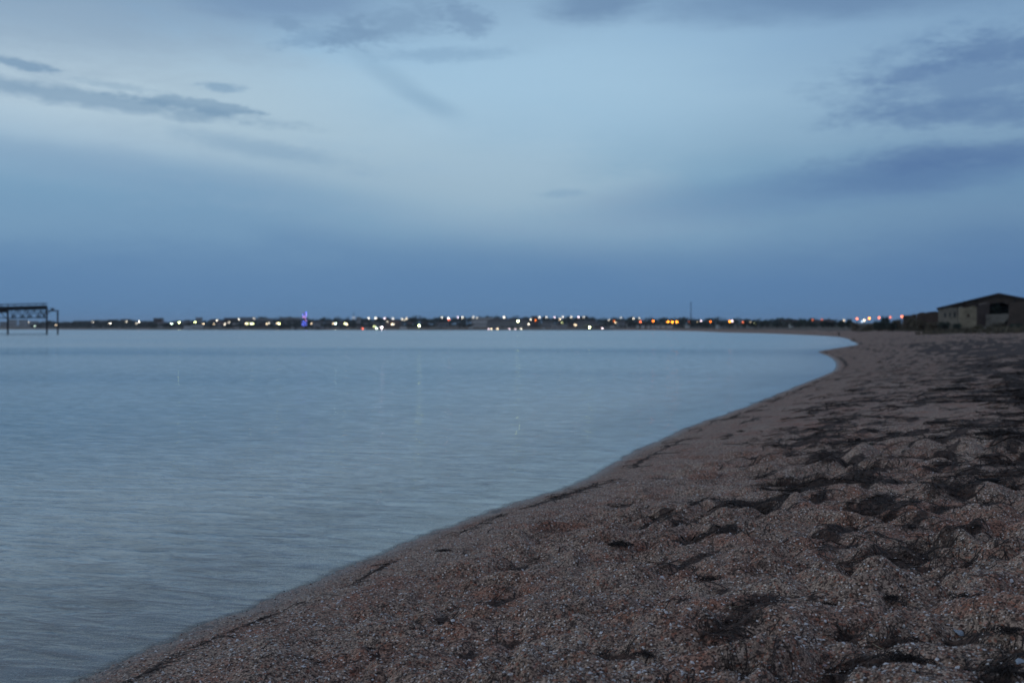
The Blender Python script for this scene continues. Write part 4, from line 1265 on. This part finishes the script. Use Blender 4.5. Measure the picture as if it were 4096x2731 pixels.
def scallop(name, m, s_, seed):
    """ribbed cockle valve, domed, with an uneven broken rim"""
    rs = random.Random(seed); mb = MB(); nr_, ns = 4, 14
    mb.v.append((0, -s_ * .8, s_ * .10))
    for i in range(1, nr_ + 1):
        for k in range(ns + 1):
            a = math.pi * (k / ns) * 1.1 - .157; q = i / nr_
            r = s_ * (1.5 * q) * (1 - .15 * abs(k / ns - .5)) * (rs.uniform(.88, 1.04) if i == nr_ else 1)
            rib = (1 if k % 2 else -1) * s_ * .025 * q
            mb.v.append((r * math.cos(a) * .62, -s_ * .8 + r * math.sin(a), s_ * .42 * math.sin(math.pi * min(q * .9, 1)) * math.sin(max(.1, math.pi * k / ns)) ** .5 + rib))
    for k in range(ns): mb.f.append((0, 1 + k, 2 + k))
    for i in range(nr_ - 1):
        for k in range(ns):
            a = 1 + i * (ns + 1) + k; mb.f.append((a, a + ns + 1, a + ns + 2, a + 1))
    o = mb.obj(name, m)
    md = o.modifiers.new('thickness', 'SOLIDIFY'); md.thickness = s_ * .06
    return o


finds = [(4014, 1947, .016, M_shell, 'white shell beside the black piece of driftwood'),
         (3201, 2008, .011, M_shell, 'white shell alone on the middle sand above the gravelly hollows'),
         (3721, 2250, .013, M_shell, 'long white shell on a smooth pale mound at the right'),
         (3451, 1977, .009, M_shellp, 'small pinkish shell furthest up the right-hand sand'),
         (3605, 2400, .011, M_shellp, 'violet-pink shell on the dark weed behind a sand ridge'),
         (3305, 2668, .012, M_shellp, 'pale lilac shell near the bottom edge beside a round mound'),
         (3563, 2440, .009, M_shell, 'bluish white shell on the crest of the sand ridge'),
         (3299, 2562, .007, M_shell, 'small white shell on the slope left of the weed hollow'),
         (2985, 2286, .008, M_shellp, 'small pink shell beside dark twigs in the right middle'),
         (3231, 2253, .007, M_shell, 'small white shell between two sand hummocks'),
         (3848, 2526, .024, M_shellg, 'large grey-blue shell half buried in the right foreground'),
         (3368, 2722, .013, M_shell, 'broken white shell on the bottom edge'),
         (2810, 2692, .010, M_shell, 'white shell near the bottom edge, left of centre-right'),
         (3180, 2345, .008, M_shell, 'small white shell right of the rusty round hummock'),
         (4003, 2318, .009, M_shellp, 'pinkish shell by the right edge above the weed clumps'),
         (2431, 2249, .014, M_shell, 'bright white shell above the dark twisted weed in the middle'),
         (2318, 2234, .008, M_shell, 'small white shell left of the bright white one'),
         (2389, 2151, .008, M_shell, 'small white shell highest up on the middle sand'),
         (1895, 2297, .007, M_shell, 'small white shell right of the dark rounded hollow'),
         (2204, 2411, .008, M_shell, 'white shell in a shallow hollow in the middle foreground'),
         (2210, 2511, .008, M_shell, 'white shell below the one in the shallow hollow'),
         (1770, 2555, .008, M_shellg, 'bluish shell at the edge of the left foreground mounds'),
         (1610, 2400, .008, M_shell, 'white shell nearest the waterline on the left foreground'),
         (2655, 2243, .010, M_shellp, 'flat pinkish shell under a dark weed streak'),
         (3660, 2690, .012, M_shellg, 'flat pale shell lying at the bottom right'),
         (4085, 2650, .020, M_shellg, 'large bluish shell at the bottom right corner')]
for i, (px, y, s_, m, lab) in enumerate(finds):
    x, D, z = place(px, y)
    o = scallop('sea_shell', m, s_, i); o.location = (x, D, z + s_ * .15)
    o.rotation_euler = (random.uniform(-.5, .3), random.uniform(-.4, .4), random.uniform(0, 6.28))
    tag(o, lab, 'shell', 'larger shells on the near sand')

# driftwood, stones, stalks, clumps
M_black = plain('charred_wood', (0.012, 0.010, 0.010), 0.9, .4, 30, bump=.004, bscale=60)
x, D, z = place(3968, 1938)
dw = MB(); k = 0.085 * D / 4.4 * 1.0
dw.tube([(-k, 0, .012), (-k * .5, .01, .03), (0, -.005, .030), (k * .45, .012, .022), (k, .0, .008)], [.006, .016, .021, .018, .005], 8)
dw.tube([(-k * .5, .01, .035), (-k * .75, .03, .055)], [.009, .004], 6)
o = dw.obj('driftwood', M_black, None, True); o.location = (x, D, z); o.rotation_euler = (0, 0, .1); tag(o, 'black piece of driftwood by the right edge beside a white shell', 'driftwood')


def clump(px, y, w_px, label, seed, name='seaweed_clump', m=None, n=90, hh=.5, cat='seaweed'):
    x, D, z = place(px, y); r = w_px / F * D / 2
    rs = random.Random(seed); mb = MB()
    for _ in range(n):
        p = Vector((rs.gauss(0, .48) * r, rs.gauss(0, .34) * r, 0)); q = min(p.length, r); p += Vector((.25 * r * math.sin(p.y / r * 5 + seed), 0, 0))
        b = rs.uniform(0, 6.28); L_ = r * rs.uniform(.25, .8); h_ = r * hh * rs.uniform(.15, .8) * (1 - q / r * .6)
        dv = Vector((math.cos(b), math.sin(b), 0)) * L_
        pts = [p - dv * .5 + Vector((0, 0, -.002)), p + Vector((rs.uniform(-.2, .2) * r, rs.uniform(-.2, .2) * r, h_)), p + dv * .5 + Vector((0, 0, -.002))]
        mid1 = (pts[0] + pts[1]) / 2 + Vector((0, 0, h_ * .2)); mid2 = (pts[2] + pts[1]) / 2 + Vector((0, 0, h_ * .2))
        mb.tube([pts[0], mid1, pts[1], mid2, pts[2]], max(.0009, r * .02), 3)
    o = mb.obj(name, m or M_weed); o.location = (x, D, z + .002)
    tag(o, label, cat); return o


M_weed = plain('dark_seaweed', (0.020, 0.013, 0.011), 0.85, .5, 40)
M_algae = plain('green_algae', (0.035, 0.085, 0.055), 0.7, .4, 40)
for i, (px, y, w, lab, hh) in enumerate([
    (3645, 2112, 70, 'small black tuft of weed on the upper right sand', .6), (3905, 2128, 40, 'dark weed tuft near the right edge above the pale mound', .4),
    (2965, 1727, 34, 'lone dark weed lump on the middle beach near the water', .7), (3412, 1565, 46, 'dark weed lump on the far beach', .8),
    (3520, 1450, 26, 'small dark lump on the beach beyond the bend', .9), (3555, 2395, 130, 'black tangled weed behind the long sand ridge', .35),
    (3900, 2400, 170, 'wide brown tangle of weed at the right', .35), (4040, 2560, 150, 'dark weed heap at the right edge', .35),
    (3640, 2640, 190, 'black stringy weed in the bottom right hollow', .3), (4050, 2690, 180, 'dark weed in the bottom right corner', .4),
    (2480, 2180, 120, 'twisted dark weed strand in the middle sand', .3), (1770, 2205, 70, 'dark weed lump low on the left-hand sand', .3),
    (3310, 2420, 90, 'dark weed tuft left of the sand ridge', .35), (2850, 2320, 110, 'dark twiggy tuft on the middle right sand', .45),
    (2060, 2640, 100, 'brown weed patch near the bottom middle', .25), (2600, 2620, 120, 'dark weed patch in the lower middle hollow', .25),
    (1480, 2590, 90, 'dark weed patch close to the bottom left sand', .25), (3990, 1745, 190, 'dark drift of weed on the upper right beach', .25),
    (3820, 1560, 150, 'dark drift of weed far up the right beach', .25)]):
    clump(px, y, w, lab, 40 + i, n=int(34 + w * 0.42), hh=hh)
clump(3488, 1788, 30, 'tuft of green algae on the middle right sand', 91, 'algae_tuft', M_algae, 50, .4, 'algae')
clump(3532, 1792, 22, 'smaller tuft of green algae to the right of the first', 92, 'algae_tuft', M_algae, 40, .4, 'algae')

M_straw = plain('dry_straw', (0.32, 0.27, 0.18), 0.7, .2, 60)
M_twig = plain('dark_twig', (0.03, 0.02, 0.016), 0.8, .3, 60)
def stalk(px, y, ln, rz, lift, m, r, label, bend=.1):
    x, D, z = place(px, y)
    o = MB().tube([(-ln / 2, 0, .004), (-ln / 5, bend * ln * .5, lift * .6 + .006), (ln / 5, bend * ln * .4, lift + .006), (ln / 2, 0, lift * 1.4 + .006)], [r, r, r * .8, r * .5], 5).obj('dry_stalk', m)
    o.location = (x, D, z + .008); o.rotation_euler = (0, 0, rz); tag(o, label, 'stalk')
stalk(2925, 2446, .075, .05, .004, M_straw, .0013, 'short straight yellow straw lying on the right foreground')
stalk(3530, 2572, .075, 2.4, .02, M_straw, .0018, 'pale bent stalk rising from the black weed in the bottom right')
stalk(3560, 2620, .12, 2.2, .03, M_twig, .0012, 'thin dark stem crossing the bottom right weed')
stalk(4060, 2490, .12, .6, .04, M_straw, .0008, 'fine pale stem standing up at the right edge')
stalk(3020, 2570, .16, -.15, .004, M_twig, .0022, 'dark curved twig in the right foreground', .15)
stalk(3450, 2265, .13, -.3, .004, M_twig, .0025, 'dark twig lying across the upper right mound', .1)
stalk(2522, 2202, .035, .8, .012, M_shell, .0025, 'curled white splinter on twisted weed in the middle sand', .4)
stalk(1530, 2268, .16, .35, .003, M_twig, .003, 'dark stick beside the swash line')
stalk(3640, 2214, .2, .25, .004, M_twig, .003, 'long dark twig across the sand at the right', .12)

# far beach things: stump, pale block and dark lump under the ruins
x, D, z = place(3356, 1343)
st_ = MB().tube([(0, 0, -.1), (.03, 0, .35), (0, .02, .62), (.05, 0, .75)], [.16, .13, .12, .07], 7)
st_.tube([(.0, 0, .35), (-.25, 0, .5), (-.42, 0, .46)], [.06, .05, .03], 5)
o = st_.obj('old_stump', M_timber, None, True); o.location = (x, D, z); tag(o, 'dark upright stump on the far beach behind the spit', 'stump')
def rock(name, px, y, w, h, m, label, seed, cat):
    x, D, z = place(px, y) if y > 1320 else (None, None, None)
    rs = random.Random(seed); mb = MB(); n = 9
    rings = [(-.2, .9), (.15, 1), (.5, .85), (.85, .55), (1, .2)]
    for i, (zz, q) in enumerate(rings):
        for k in range(n):
            a = 6.283 * k / n; r = q * rs.uniform(.8, 1.12)
            mb.v.append((math.cos(a) * r * w / 2, math.sin(a) * r * w / 2, zz * h * rs.uniform(.9, 1.08)))
    for i in range(4):
        for k in range(n): mb.f.append((i * n + k, i * n + (k + 1) % n, (i + 1) * n + (k + 1) % n, (i + 1) * n + k))
    mb.f.append(tuple(range(4 * n, 5 * n)))
    o = mb.obj(name, m); o.location = (x, D, z); tag(o, label, cat); return o
rock('pale_boulder', 3938, 1324, .55, .5, M_white, 'small whitish block on the sand below the annex', 3, 'boulder')
rock('dark_boulder', 3910, 1325.5, .9, .28, M_black, 'flat black lump beside the whitish block below the ruins', 4, 'boulder')

# ------------------------------------------------------------------ evening haze over the bay
hb = MB().box(-7900, 7900, -7900, 7900, -16.5, 48.0)
hm, hn, ho = newmat('haze_air')
pv = hn.nodes.new('ShaderNodeVolumePrincipled'); pv.inputs['Color'].default_value = (0.85, 0.9, 1.0, 1); pv.inputs['Density'].default_value = 0.00008
pv.inputs['Anisotropy'].default_value = 0.2
hn.links.new(pv.outputs[0], ho.inputs['Volume'])
tag(hb.obj('haze', hm), kind='stuff')

for i, (px, y, w, h, m) in enumerate(((3672, 1321, .9, .35, M_grey), (3706, 1318, .6, .3, M_lime), (3741, 1320, 1.1, .4, M_grey), (3768, 1317, .5, .35, M_lime),
                                      (3812, 1319, .9, .45, M_lime), (3846, 1316, 1.3, .4, M_grey), (3872, 1320, .6, .3, M_lime), (3978, 1321, .8, .4, M_lime),
                                      (4012, 1318, 1.2, .5, M_grey), (4055, 1322, .7, .35, M_lime))):
    rock('fallen_stone', px, max(y, 1321), w, h, m, ORD[i] + ' stone from the left in the row of fallen stones below the ruins', 60 + i, 'stone')['group'] = 'stones fallen from the ruined walls'
